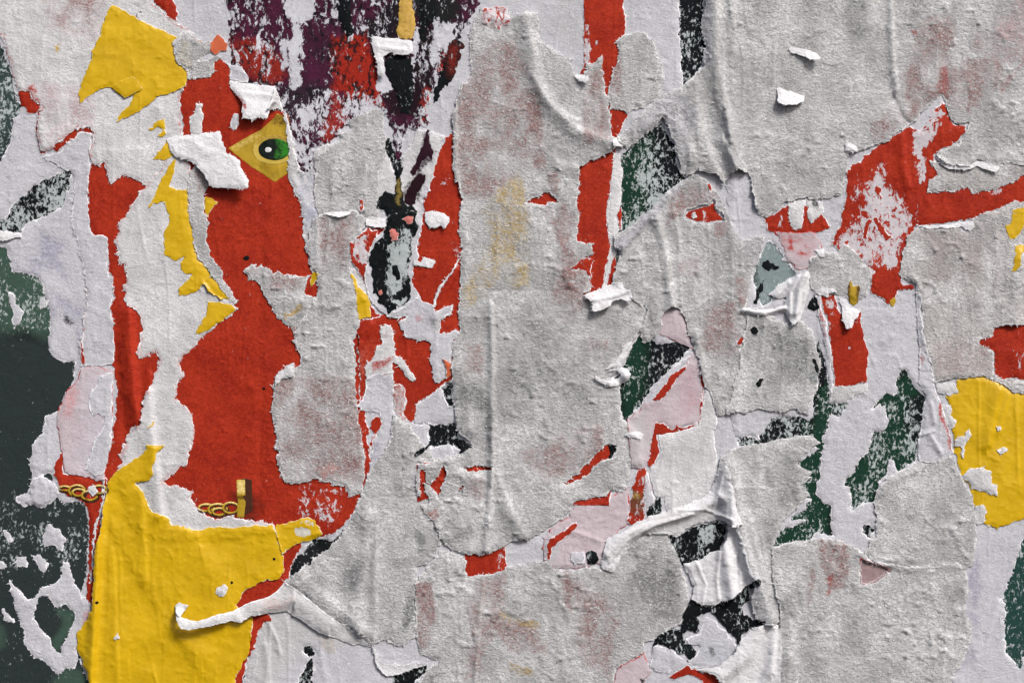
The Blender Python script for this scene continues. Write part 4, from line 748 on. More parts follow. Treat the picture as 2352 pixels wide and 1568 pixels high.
# white torn pieces under the streak
S('white_paper_scrap', 'crumpled white scrap spreading right from the foot of the black streak', 'paper scrap', 'pale',
  [(888, 725), (915, 712), (945, 692), (963, 684), (980, 694), (993, 702), (1002, 716), (1024, 706), (1040, 702), (1036, 722), (1012, 735), (1012, 752), (1004, 764), (1026, 768), (1044, 756), (1056, 764), (1044, 776), (1038, 792), (1040, 830), (1026, 862), (1010, 880), (996, 868), (990, 830), (988, 790), (978, 782), (935, 776), (915, 738), (938, 726), (912, 730)],
  t=1.2, warp=1.8, fine=1.6, rag=1.1, relief=1.2, lift=(2.0, 6), stains=[([(1005, 730), (1015, 740), (1000, 765), (990, 750)], (0.62, 0.55, 0.30), 0.4, 5), ([(960, 720), (975, 725), (970, 740), (960, 738)], (0.5, 0.2, 0.25), 0.4, 5)])
S('white_paper_scrap', 'forked white scrap lying on the red below the black streak', 'paper scrap', 'soft',
  [(878, 750), (900, 742), (905, 780), (911, 818), (928, 826), (940, 850), (956, 872), (945, 878), (930, 862), (922, 845), (905, 830), (902, 855), (870, 858), (848, 870), (840, 860), (838, 842), (855, 822), (868, 800), (878, 785)],
  t=1.2, warp=1.8, fine=1.8, rag=1.3, relief=1.0, lift=(1.2, 5), stains=[([(855, 835), (900, 820), (900, 832), (858, 850)], REDI, 0.85, 4), ([(900, 750), (905, 790), (890, 800), (885, 760)], PINKI, 0.4, 6)])
S('orange_print_scrap', 'little orange fleck with yellow edge between white scrap and central grey sheet', 'poster scrap', 'orange', [(1018, 822), (1036, 836), (1038, 858), (1024, 872), (1026, 846)], t=3.2, warp=1, fine=1, rag=0.5, stains=[([(1018, 858), (1026, 862), (1024, 874), (1018, 874)], YEL, 0.9, 2)])
S('white_paper_chip', 'small torn white chip on the red, right of the black streak', 'paper chip', 'white', [(952, 600), (968, 604), (972, 590), (998, 600), (992, 616), (970, 612), (950, 612)], t=1.2, warp=1.5, fine=1.5, rag=1, relief=0.8, lift=(2, 6))
S('white_paper_tear', 'thin white torn edge curving over the red, left of the central grey sheet', 'paper strip', 'soft', rod([(1057, 590), (1035, 630), (1010, 660), (1000, 690), (996, 704)], [1.5, 2, 2.2, 2.5, 3]), t=2.6, warp=1.5, fine=1.4, rag=0.5, relief=0.8)

# ---------------------------------------------------------------- lower middle triangle
S('lavender_paper_sheet', 'smooth lavender sheet between the red patches, above the black blot', 'paper sheet', 'pale',
  [(868, 858), (890, 862), (903, 850), (903, 944), (935, 966), (955, 974), (1000, 975), (1050, 1000), (1040, 1060), (980, 1070), (965, 1100), (860, 1200), (820, 1180), (838, 1121), (853, 1071), (850, 1049), (858, 1009), (873, 984), (876, 954), (868, 944), (845, 946), (820, 930), (838, 909), (843, 869)],
  t=1.2, warp=1.8, fine=1.5, rag=1.1, relief=0.9, lift=(1.2, 6), holes=[H8, H8b],
  stains=[([(905, 860), (925, 880), (925, 960), (905, 945)], (0.45, 0.18, 0.17), 0.5, 6), ([(850, 1010), (870, 1010), (872, 1060), (855, 1075)], VIOL, 0.6, 6)])
S('pale_paper_scrap', 'pale lavender fan-shaped scrap with black specks, above the black blot', 'paper scrap', 'pale', [(958, 930), (985, 908), (1020, 885), (1048, 865), (1056, 970), (1000, 975), (955, 970)], t=0.9, warp=1.5, fine=1.4, rag=1, holes=[H8b], relief=0.7,
  stains=[([(1010, 905), (1040, 900), (1042, 940), (1020, 935)], (0.12, 0.13, 0.16), 0.5, 8)])
big_tri = S('grey_paper_sheet', 'large grey fibrous triangle ending in a curled point, lower middle', 'paper sheet', 'fibre',
  [(905, 950), (940, 975), (1000, 1055), (1090, 1030), (1110, 1200), (1010, 1250), (985, 1290), (960, 1300), (958, 1380), (962, 1440), (950, 1468), (918, 1484), (880, 1468), (850, 1482), (815, 1442), (785, 1428), (745, 1402), (705, 1370), (655, 1332), (700, 1300), (768, 1243), (800, 1212), (815, 1172), (838, 1121), (850, 1080), (880, 1040), (900, 1000)],
  t=1.6, warp=2.2, fine=1.8, rag=1.3, relief=1.6, lift=(2.5, 10),
  ridges=[([(850, 1180), (835, 1300), (820, 1400), (830, 1450)], 9, 7), ([(880, 1230), (860, 1340)], 8, 4), ([(865, 1180), (862, 1460)], 5, 3.5), ([(690, 1320), (760, 1380), (850, 1450)], 10, 4)],
  stains=[([(800, 1290), (860, 1250), (840, 1360), (790, 1350)], GREYI, 0.35, 25), ([(940, 1340), (960, 1340), (955, 1400), (935, 1450), (925, 1420)], (0.12, 0.13, 0.13), 0.45, 10), ([(950, 1210), (975, 1220), (985, 1250), (965, 1270)], (0.2, 0.22, 0.22), 0.5, 10),
          ([(945, 1080), (968, 1080), (960, 1140)], VIOL, 0.4, 8)])
S('smooth_underside', 'smooth turned-over band running left from the grey triangle', None, 'soft',
  [(406, 1390), (414, 1400), (424, 1412), (439, 1418), (455, 1421), (475, 1416), (497, 1407), (520, 1403), (538, 1399), (560, 1388), (580, 1378), (600, 1372), (621, 1366), (640, 1352), (655, 1334), (680, 1348), (705, 1368), (745, 1400), (790, 1432), (816, 1446), (846, 1478), (810, 1478), (770, 1462), (735, 1450), (700, 1425), (660, 1401), (613, 1407), (580, 1411), (556, 1426), (534, 1421), (497, 1431), (470, 1436), (439, 1441), (422, 1436), (412, 1418)],
  t=2.2, warp=0.8, fine=0.7, rag=0.5, relief=0.7, parent=big_tri, ridges=[([(600, 1392), (680, 1372), (760, 1430)], 16, 7)], lift=(0, 1), skirt=1.2,
  extra=lambda X, Y: 20 * np.clip((600 - X) / 190, 0, 1) ** 1.3 + 6 * np.clip((Y - (1380 + (580 - X) * 0.13)) / 40, 0, 1) * np.clip((620 - X) / 60, 0, 1),
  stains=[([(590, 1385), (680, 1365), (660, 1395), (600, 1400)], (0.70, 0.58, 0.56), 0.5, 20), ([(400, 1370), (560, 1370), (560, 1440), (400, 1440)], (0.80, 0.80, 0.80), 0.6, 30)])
S('curl_tip', 'bright twisted end of the turned-over band', None, 'white', [(405, 1389), (409, 1384), (415, 1379), (424, 1384), (438, 1385), (430, 1396), (418, 1411), (409, 1404)], t=2.0, warp=0.5, fine=0.5, rag=0.3, relief=0.5, parent=big_tri, skirt=1.0, lift=(0, 1), extra=tilt(405, 1410, -50, 40, 5))

# ---------------------------------------------------------------- bottom middle grey sheet and pink ones
S('red_poster_scrap', 'red rectangle framed by grey paper, below the long central sheet', 'poster scrap', 'red', [(1068, 1240), (1162, 1236), (1164, 1316), (1066, 1330)], t=1.2, warp=0.8, fine=0.8, rag=0.4, relief=0.4, wears=[([(1142, 1250), (1160, 1248), (1160, 1300), (1142, 1300)], 0.45, 5)])
S('pink_paper_sheet', 'pink wrinkled sheet crossed by a red stroke, lower middle right of centre', 'paper sheet', 'pink',
  [(1245, 1230), (1300, 1185), (1330, 1150), (1376, 1150), (1440, 1120), (1450, 1180), (1450, 1200), (1420, 1218), (1394, 1240), (1384, 1290), (1350, 1300), (1270, 1305), (1250, 1290)], t=1.0, warp=2, fine=1.6, rag=1.2, relief=1.6,
  ridges=[([(1310, 1215), (1380, 1240)], 4, 1.5)], stains=[([(1250, 1240), (1290, 1215), (1275, 1290), (1250, 1290)], (0.5, 0.5, 0.52), 0.8, 8)])
S('red_poster_scrap', 'bent red stroke on the pink wrinkled sheet', 'poster scrap', 'red', [(1255, 1283), (1258, 1250), (1263, 1234), (1290, 1222), (1312, 1200), (1328, 1194), (1326, 1206), (1305, 1228), (1282, 1246), (1268, 1256), (1266, 1284)], t=0.8, warp=1.6, fine=1.2, rag=0.8, relief=0.3)
S('black_poster_remnant', 'small black knob at the lower right corner of the pink wrinkled sheet', 'poster scrap', 'dark', [(1346, 1266), (1358, 1262), (1370, 1268), (1376, 1282), (1366, 1292), (1348, 1290)], t=1.0, warp=1.4, fine=1.2, rag=0.8, speck=0.5, wears=[([(1344, 1262), (1358, 1262), (1358, 1295), (1344, 1295)], 0.5, 5)])
S('pale_paper_scrap', 'small pale square beside the black knob', 'paper scrap', 'pale', [(1311, 1267), (1342, 1265), (1344, 1292), (1320, 1294), (1310, 1282)], t=1.0, warp=1, fine=0.8, rag=0.5, lift=(1.2, 4))
S('multicolour_print_strip', 'worn red, gold and black printed strip standing right of the central grey sheet', 'poster scrap', 'red',
  [(1464, 1085), (1480, 1066), (1484, 1100), (1480, 1150), (1476, 1200), (1440, 1200), (1446, 1150), (1455, 1110)], t=0.9, warp=2, fine=2, rag=1.4, speck=1.2, relief=0.8, fwear=0.30,
  stains=[([(1440, 1130), (1480, 1130), (1476, 1175), (1440, 1175)], (0.10, 0.06, 0.03), 0.75, 10), ([(1445, 1132), (1470, 1132), (1466, 1142), (1448, 1142)], (0.42, 0.30, 0.05), 0.7, 5)])
S('pale_paper_scrap', 'rounded pale scrap just right of the worn multicolour strip', 'paper scrap', 'pale', [(1484, 1080), (1494, 1110), (1502, 1140), (1496, 1165), (1480, 1176), (1478, 1140)], t=0.9, warp=1.4, fine=1.2, rag=0.8, fringe=(REDI, 4, 0.5))
S('black_poster_remnant', 'black speckled stump above the long white curled arm', 'poster scrap', 'dark', [(1484, 1178), (1490, 1160), (1505, 1158), (1510, 1134), (1518, 1138), (1520, 1170), (1500, 1186), (1486, 1196)], t=0.6, warp=1.6, fine=1.6, rag=1, speck=1.5, fwear=0.36)
g15 = S('grey_paper_sheet', 'wide mottled grey sheet with pink columns along the bottom middle', 'paper sheet', 'fibre',
  [(985, 1300), (1010, 1262), (1045, 1270), (1072, 1284), (1073, 1323), (1115, 1316), (1160, 1306), (1162, 1296), (1254, 1286), (1274, 1306), (1316, 1309), (1364, 1297), (1383, 1304), (1428, 1266), (1456, 1235), (1496, 1222), (1538, 1222), (1543, 1251), (1561, 1266), (1566, 1316), (1576, 1331), (1580, 1376), (1566, 1426), (1526, 1448), (1501, 1468), (1481, 1471), (1478, 1496), (1416, 1531), (1402, 1640), (952, 1640), (952, 1580), (985, 1530), (1010, 1515), (965, 1500), (956, 1440), (955, 1380), (960, 1320)],
  t=1.6, warp=2, fine=1.7, rag=1.2, relief=1.5, lift=(1.6, 8),
  ridges=[([(1112, 1330), (1104, 1400), (1098, 1480), (1090, 1590)], 2.6, 3.2), ([(1030, 1290), (1070, 1300)], 10, 3), ([(1290, 1470), (1300, 1560)], 5, 1.5)],
  stains=[([(955, 1340), (995, 1330), (1000, 1400), (1010, 1440), (985, 1480), (960, 1500)], (0.46, 0.15, 0.14), 0.5, 10), ([(1085, 1335), (1160, 1315), (1160, 1400), (1130, 1450), (1100, 1560), (1075, 1560)], (0.42, 0.22, 0.22), 0.38, 18),
          ([(1290, 1330), (1380, 1340), (1430, 1420), (1400, 1480), (1330, 1460), (1340, 1400)], (0.36, 0.20, 0.19), 0.40, 26), ([(1130, 1430), (1180, 1410), (1240, 1440), (1260, 1500), (1180, 1490)], (0.36, 0.16, 0.16), 0.40, 16), ([(1150, 1400), (1240, 1430), (1236, 1446), (1150, 1415)], OCHRE, 0.5, 8), ([(1170, 1520), (1220, 1530), (1225, 1550), (1180, 1545)], OCHRE, 0.6, 8),
          ([(1440, 1250), (1540, 1230), (1560, 1320), (1550, 1430), (1480, 1440), (1440, 1340)], (0.19, 0.195, 0.19), 0.45, 30), ([(1290, 1300), (1310, 1310), (1315, 1400), (1298, 1400)], (0.38, 0.16, 0.15), 0.45, 8), ([(1330, 1470), (1400, 1480), (1400, 1560), (1340, 1520)], (0.42, 0.22, 0.22), 0.3, 18)])
S('pink_paper_scrap', 'mauve triangle at the bottom, right of the wide mottled sheet', 'paper scrap', 'pink', [(1416, 1532), (1450, 1512), (1478, 1496), (1486, 1515), (1494, 1540), (1480, 1555), (1474, 1640), (1400, 1640)], t=2.4, warp=1.4, fine=1.2, rag=0.6, relief=0.6, stains=[([(1470, 1554), (1479, 1556), (1476, 1568), (1471, 1566)], BLACK, 0.95, 2)])
S('white_paper_lip', 'bright white torn lip at the bottom, left of the wide mottled sheet', 'paper scrap', 'white', [(858, 1482), (870, 1500), (880, 1520), (925, 1526), (958, 1512), (966, 1528), (940, 1536), (905, 1548), (880, 1546), (864, 1520)], t=2.6, warp=1.8, fine=1.5, rag=1.0, relief=1.0, lift=(3, 6))

S('pink_paper_scrap', 'faded pinkish strip on the red, below the forked white scrap', 'paper strip', 'soft', [(904, 880), (922, 882), (932, 892), (934, 925), (930, 952), (938, 966), (924, 962), (908, 950), (905, 915)], t=0.8, warp=1.6, fine=1.6, rag=1.0, relief=0.6, stains=[([(895, 870), (940, 870), (940, 970), (895, 970)], (0.40, 0.09, 0.07), 0.6, 8)])
S('red_poster_scrap', 'narrow hooked red scrap left of the smooth lavender sheet', 'poster scrap', 'red', [(866, 955), (876, 960), (878, 975), (870, 990), (862, 1008), (856, 1020), (848, 1036), (846, 1030), (852, 1012), (858, 995), (852, 980), (856, 962)], t=1.2, warp=1.6, fine=1.5, rag=1.0, relief=0.4)
for lb, pl in (('black smear running right from the black blot', [(1045, 1004), (1068, 1012), (1090, 1022), (1082, 1030), (1064, 1036), (1050, 1034), (1062, 1026), (1048, 1016)]),
               ('thin black smear running left from the black blot', [(950, 1044), (966, 1030), (984, 1018), (998, 1004), (994, 1020), (974, 1034), (956, 1048)])):
    S('black_poster_remnant', lb, 'poster scrap', 'dark', pl, t=3.0, warp=2, fine=2, rag=1.2, speck=1.6, fwear=0.3, relief=0.3)
# ---------------------------------------------------------------- long central grey sheet
S('red_backing_sheet', 'hidden red layer seen through the slits in the long central grey sheet', 'poster', 'red', [(1075, 430), (1320, 430), (1326, 700), (1410, 980), (1410, 1080), (1400, 1160), (1300, 1160), (1280, 1120), (1180, 1090), (960, 1150), (955, 1065), (1055, 1050), (1200, 980), (1100, 700)], t=0.8, warp=1, fine=0.8, rag=0.4, relief=0.4)
S('black_poster_remnant', 'black patch at the right end of the long slanting red slit', 'poster scrap', 'dark', [(1397, 985), (1440, 965), (1432, 1030), (1410, 1060), (1397, 1060)], t=0.5, warp=1.5, fine=1.2, rag=0.8, speck=0.8, stains=[([(1400, 970), (1430, 970), (1430, 1010)], GREEN, 0.9, 6)], fwear=0.2)
HL = [[(1206, 470), (1225, 458), (1240, 450), (1251, 444), (1262, 446), (1272, 452), (1284, 466), (1262, 466), (1250, 472), (1228, 468)],
      [(1398, 1016), (1404, 1014), (1416, 1024), (1415, 1036), (1405, 1050), (1396, 1052), (1372, 1064), (1345, 1092), (1310, 1108), (1290, 1110), (1306, 1100), (1326, 1088), (1342, 1066), (1360, 1052), (1380, 1030)],
      [(1064, 1072), (1085, 1068), (1110, 1066), (1130, 1070), (1128, 1078), (1100, 1078), (1075, 1082)],
      [(968, 1074), (978, 1080), (978, 1100), (990, 1108), (1000, 1100), (1010, 1085), (1020, 1066), (1027, 1084), (1018, 1104), (1012, 1118), (1008, 1140), (990, 1112), (975, 1108), (990, 1150), (980, 1160), (965, 1150), (968, 1110)],
      [(1050, 1135), (1058, 1114), (1066, 1112), (1066, 1132), (1060, 1144), (1050, 1142)],
      [(1364, 1147), (1378, 1138), (1394, 1134), (1393, 1150), (1374, 1152)],
      [(1290, 548), (1305, 545), (1315, 552), (1300, 556)]]
HL = HL[:6]
g5 = S('grey_paper_sheet', 'long central fibrous grey sheet with an ochre stain, tallest sheet of the wall', 'paper sheet', 'fibre',
  [(1105, 18), (1140, 40), (1176, 42), (1205, 34), (1236, 30), (1241, 95), (1262, 108), (1283, 122), (1311, 140), (1321, 172), (1340, 178), (1348, 150), (1364, 150), (1381, 130), (1383, 160), (1388, 195), (1393, 222), (1398, 250), (1400, 285), (1406, 312), (1436, 322), (1430, 338), (1401, 352), (1366, 367), (1328, 388), (1328, 482), (1326, 554), (1361, 562), (1358, 582), (1338, 592), (1313, 620), (1352, 622), (1357, 667), (1338, 677), (1401, 694), (1451, 684), (1482, 712), (1468, 760), (1448, 784), (1426, 839), (1400, 866), (1421, 889), (1426, 934), (1430, 959), (1473, 1009), (1476, 1066), (1448, 1078), (1438, 1124), (1401, 1124), (1393, 1134), (1361, 1141), (1321, 1151), (1301, 1180), (1243, 1221), (1213, 1238), (1176, 1241), (1158, 1248), (1136, 1262), (1115, 1273), (1075, 1270), (1040, 1262), (1013, 1238), (1000, 1200), (975, 1175), (958, 1120), (960, 1066), (1010, 1056), (1050, 1050), (1086, 1024), (1050, 984), (1045, 944), (1038, 871), (1043, 784), (1058, 767), (1053, 722), (1060, 617), (1055, 509), (1060, 452), (1043, 392), (1039, 270), (1048, 230), (1063, 195), (1084, 175), (1080, 80)],
  t=1.8, warp=2.2, fine=1.7, rag=1.3, relief=1.7, lift=(2.2, 9), holes=HL,
  ridges=[([(1128, 700), (1131, 800), (1130, 930), (1132, 1040), (1128, 1130), (1118, 1260)], 4.5, 6), ([(1140, 980), (1140, 1090), (1170, 1170), (1205, 1230)], 9, 6), ([(1208, 40), (1222, 120), (1236, 200), (1272, 258), (1330, 305), (1405, 330)], 11, 9),
          ([(1225, 180), (1262, 240), (1300, 270), (1330, 280)], 5, 4), ([(1046, 250), (1048, 380), (1058, 470)], 4, 3), ([(1120, 700), (1118, 900)], 14, -1.0), ([(1060, 850), (1075, 990)], 14, 3), ([(1280, 380), (1340, 392)], 8, 4), ([(1010, 1090), (1060, 1085), (1110, 1100)], 8, 3), ([(1180, 1080), (1300, 1130)], 20, 2)],
  stains=[([(1192, 392), (1200, 430), (1208, 470), (1215, 510), (1208, 560), (1216, 600), (1212, 660), (1180, 665), (1150, 640), (1100, 690), (1066, 705), (1065, 665), (1098, 605), (1130, 560), (1122, 500), (1108, 482), (1150, 430)], OCHRE, 0.48, 14),
          ([(1060, 110), (1180, 100), (1225, 200), (1250, 380), (1180, 400), (1110, 460), (1060, 440), (1050, 260)], (0.38, 0.22, 0.22), 0.42, 24), ([(1200, 260), (1236, 200), (1256, 380), (1225, 390)], (0.36, 0.14, 0.14), 0.4, 12),
          ([(1332, 170), (1384, 160), (1400, 320), (1340, 330)], (0.46, 0.24, 0.24), 0.4, 14), ([(1250, 470), (1300, 470), (1315, 520), (1300, 560), (1350, 620), (1350, 690), (1300, 740), (1270, 690), (1280, 560)], (0.40, 0.18, 0.18), 0.45, 16),
          ([(1110, 30), (1165, 15), (1170, 70), (1140, 70), (1108, 62)], (0.42, 0.12, 0.10), 0.4, 8), ([(1260, 395), (1285, 392), (1282, 450), (1262, 440)], (0.40, 0.2, 0.2), 0.4, 8),
          ([(1050, 880), (1110, 870), (1130, 960), (1110, 1010), (1060, 1000)], (0.16, 0.17, 0.17), 0.5, 20), ([(1140, 730), (1260, 740), (1300, 900), (1260, 1000), (1140, 960)], GREYI, 0.30, 40), ([(1280, 880), (1420, 880), (1430, 960), (1320, 950)], GREYI, 0.32, 26),
          ([(1070, 790), (1110, 790), (1110, 860), (1070, 850)], PINKI, 0.3, 14), ([(1330, 785), (1400, 780), (1380, 830), (1330, 820)], PINKI, 0.35, 14), ([(1200, 1040), (1390, 960), (1400, 1040), (1250, 1110)], (0.38, 0.22, 0.21), 0.35, 24), ([(1060, 1110), (1110, 1090), (1110, 1140), (1070, 1150)], (0.42, 0.2, 0.19), 0.3, 10),
          ([(960, 1175), (1005, 1170), (1000, 1210), (968, 1212)], (0.42, 0.08, 0.06), 0.55, 8), ([(1396, 940), (1426, 950), (1420, 1015), (1396, 1010)], (0.16, 0.19, 0.18), 0.5, 8)])
for lb, pl, st_ in (('red flake at the very top of the long central sheet', [(1108, 22), (1160, 16), (1168, 30), (1164, 60), (1140, 68), (1130, 50), (1106, 66)], 0.6),):
    S('red_poster_scrap', lb, 'poster scrap', 'red', pl, t=0.6, warp=2, fine=2, rag=1.6, speck=2, fwear=st_, relief=0.6)
S('red_fleck', 'small dark red wedge on the right border of the long central sheet', 'poster scrap', 'red', [(1312, 618), (1330, 602), (1348, 592), (1360, 596), (1360, 640), (1345, 625), (1330, 618)], t=0.5, warp=1.6, fine=1.4, rag=1, speck=1, fwear=0.3)
S('white_paper_chip', 'small white tab standing on the red strip, upper middle', 'paper chip', 'white', [(1316, 176), (1350, 176), (1350, 190), (1344, 195), (1328, 188)], t=1.5, warp=0.8, fine=0.6, rag=0.4, lift=(1, 5), extra=tilt(1316, 176, 60, 25, 6))
S('white_paper_chip', 'small white tab at the tip where the two grey sheets meet over the red', 'paper chip', 'white', [(1405, 324), (1440, 320), (1440, 334), (1425, 340), (1408, 338)], t=2.5, warp=0.8, fine=0.6, rag=0.4, extra=tilt(1405, 320, 90, 20, 5))
S('grey_paper_sheet', 'grey fibrous scrap with rounded right side, beside the tall red strip at the top', 'paper scrap', 'fibre',
  [(1433, 82), (1463, 72), (1483, 80), (1501, 100), (1508, 125), (1523, 155), (1521, 187), (1511, 225), (1476, 250), (1451, 256), (1440, 262), (1423, 252), (1398, 253), (1396, 220), (1405, 162), (1420, 147), (1422, 117), (1411, 100)],
  t=1.3, warp=1.8, fine=1.6, rag=1.1, relief=1.2, lift=(1.4, 6), stains=[([(1398, 240), (1405, 165), (1425, 130), (1428, 250)], (0.44, 0.22, 0.22), 0.4, 8)])

# ---------------------------------------------------------------- pieces right of centre
S('pink_paper_scrap', 'rounded mauve tongue under the forked end of the hanging grey sheet', 'paper scrap', 'pink', [(1513, 770), (1524, 715), (1545, 700), (1565, 712), (1582, 770), (1592, 800), (1560, 788), (1530, 774)], t=0.9, warp=1.5, fine=1, rag=0.6, relief=0.6)
S('pale_paper_scrap', 'pale scrap with jagged left edge lying over the dark green, centre right', 'paper scrap', 'pale', [(1600, 796), (1586, 812), (1563, 826), (1555, 835), (1528, 858), (1515, 872), (1500, 884), (1490, 905), (1473, 926), (1462, 940), (1443, 962), (1470, 960), (1540, 900), (1610, 850)], t=1.2, warp=1.4, fine=2.2, rag=1.2, relief=0.6)
S('pink_paper_sheet', 'pink diamond-shaped sheet edged with red, centre right', 'paper sheet', 'pink',
  [(1600, 796), (1610, 815), (1619, 840), (1620, 884), (1612, 930), (1606, 970), (1580, 976), (1545, 986), (1530, 978), (1518, 968), (1503, 970), (1496, 1010), (1490, 1060), (1478, 1075), (1450, 1072), (1444, 1010), (1440, 960), (1470, 940), (1472, 928), (1500, 920), (1530, 890), (1555, 860), (1585, 820)],
  t=1.0, warp=1.6, fine=1.2, rag=0.8, relief=0.8, stains=[([(1445, 960), (1480, 945), (1490, 1000), (1475, 1070), (1450, 1070)], (0.50, 0.48, 0.48), 0.75, 14), ([(1570, 850), (1610, 850), (1600, 960), (1560, 960)], (0.52, 0.30, 0.34), 0.35, 20)])
S('red_poster_scrap', 'slanting red wedge on the upper left edge of the pink diamond-shaped sheet', 'poster scrap', 'red', [(1498, 918), (1506, 912), (1513, 902), (1530, 875), (1545, 856), (1562, 845), (1586, 822), (1570, 850), (1552, 870), (1540, 888), (1528, 905), (1516, 922)], t=0.6, warp=1.6, fine=1.2, rag=0.7, relief=0.3)
S('red_poster_scrap', 'red hook running from the right corner down the lower edge of the pink diamond sheet', 'poster scrap', 'red', [(1502, 968), (1518, 969), (1530, 979), (1543, 987), (1552, 978), (1563, 984), (1585, 976), (1602, 966), (1602, 976), (1580, 986), (1545, 994), (1508, 998), (1512, 1020), (1516, 1036), (1506, 1062), (1490, 1074), (1486, 1062), (1494, 1030), (1498, 1000)], t=0.7, warp=1.6, fine=1.2, rag=0.8, relief=0.3)
S('red_poster_scrap', 'thin red spur right of the pink diamond sheet', 'poster scrap', 'red', [(1606, 812), (1612, 832), (1622, 870), (1616, 890), (1608, 960), (1603, 960), (1610, 900), (1608, 850)], t=0.6, warp=1.4, fine=1.1, rag=0.5, relief=0.3)
S('pale_paper_sheet', 'smooth bare grey sheet right of the pink diamond-shaped one', 'paper sheet', 'soft',
  [(1618, 884), (1632, 905), (1645, 952), (1648, 970), (1638, 990), (1642, 1030), (1646, 1070), (1642, 1100), (1625, 1140), (1580, 1160), (1530, 1178), (1525, 1140), (1505, 1140), (1490, 1090), (1492, 1074), (1506, 1064), (1517, 1036), (1509, 998), (1545, 994), (1602, 978), (1608, 962)], t=0.6, warp=1.3, fine=1, rag=0.6, relief=1.0)

# right hand sheets
S('grey_paper_scrap', 'brownish grey tongue under the white lip, upper right above the red branch', 'paper scrap', 'warm', [(2128, 372), (2200, 360), (2420, 362), (2420, 396), (2352, 402), (2335, 415), (2301, 430), (2260, 440), (2231, 446), (2219, 428), (2205, 430), (2189, 443), (2124, 442), (2128, 424), (2150, 400)], t=1.4, warp=2, fine=1.5, rag=1.0, relief=1.4)
g7 = S('grey_paper_sheet', 'huge grey sheet covering the upper right with long upright creases', 'paper sheet', 'fibre',
  [(1613, -60), (1616, 30), (1611, 60), (1618, 110), (1614, 152), (1591, 180), (1566, 200), (1545, 208), (1521, 217), (1500, 232), (1476, 258), (1445, 292), (1416, 320), (1440, 344), (1476, 314), (1500, 296), (1521, 272), (1535, 290), (1548, 337), (1556, 365), (1562, 398), (1580, 404), (1600, 392), (1640, 400), (1664, 424), (1676, 400), (1690, 388), (1702, 398), (1720, 400), (1728, 442), (1738, 487), (1763, 500), (1800, 465), (1850, 455), (1900, 456), (1930, 450), (1940, 400), (1945, 345), (1965, 350), (1989, 338), (2024, 331), (2041, 318), (2064, 302), (2086, 290), (2112, 268), (2126, 250), (2148, 232), (2162, 218), (2176, 250), (2182, 278), (2195, 285), (2221, 283), (2212, 306), (2196, 330), (2144, 357), (2164, 377), (2200, 385), (2225, 382), (2239, 370), (2256, 372), (2276, 382), (2310, 376), (2420, 395), (2420, -60)],
  t=1.7, warp=2.2, fine=1.6, rag=1.2, relief=1.7, lift=(2.6, 9),
  ridges=[([(1640, -30), (1644, 120), (1652, 200), (1668, 280), (1684, 340), (1700, 400)], 10, 12), ([(1680, -30), (1684, 110)], 6, 2.5), ([(1594, 200), (1600, 270), (1622, 350), (1650, 420)], 12, 8), ([(1560, 220), (1540, 250), (1490, 290)], 12, 5), ([(1660, 330), (1690, 395)], 7, 6), ([(1560, 300), (1600, 390)], 14, 5), ([(1665, 250), (1676, 330)], 4, 5),
          ([(2042, -30), (2044, 80), (2050, 160), (2056, 210)], 5, 6), ([(2052, 230), (2066, 260), (2084, 284)], 5, -3), ([(2140, 362), (2180, 380), (2220, 384)], 5, 4), ([(1950, 200), (1975, 190)], 6, 2), ([(1715, 410), (1736, 480)], 6, 6), ([(1990, -30), (2000, 60)], 16, 1.5)],
  stains=[([(2112, 60), (2150, 30), (2185, 35), (2190, 120), (2210, 140), (2290, 130), (2300, 180), (2250, 240), (2190, 286), (2160, 225), (2110, 260), (2060, 300), (1990, 332), (2005, 280), (2060, 240), (2078, 160)], (0.34, 0.19, 0.19), 0.44, 18),
          ([(2250, 50), (2300, 10), (2420, -30), (2420, 120), (2300, 150), (2230, 110)], (0.50, 0.36, 0.37), 0.55, 14), ([(2290, 205), (2310, 185), (2352, 130), (2352, 145), (2300, 215), (2285, 225)], (0.34, 0.06, 0.05), 0.6, 4), ([(2155, 160), (2175, 150), (2175, 215), (2150, 220)], (0.38, 0.10, 0.09), 0.45, 8),
          ([(1940, -20), (2000, -20), (1990, 100), (1955, 120)], GREYI, 0.35, 26), ([(2090, 72), (2104, 70), (2104, 84), (2088, 86)], (0.36, 0.10, 0.09), 0.6, 4),
          ([(1616, -30), (1636, -30), (1640, 150), (1618, 150)], (0.60, 0.59, 0.62), 0.8, 8), ([(1440, 310), (1520, 225), (1560, 215), (1600, 260), (1570, 350), (1530, 280)], (0.60, 0.60, 0.64), 0.8, 14), ([(1600, 240), (1680, 300), (1690, 390), (1640, 395)], (0.66, 0.66, 0.67), 0.6, 20)])
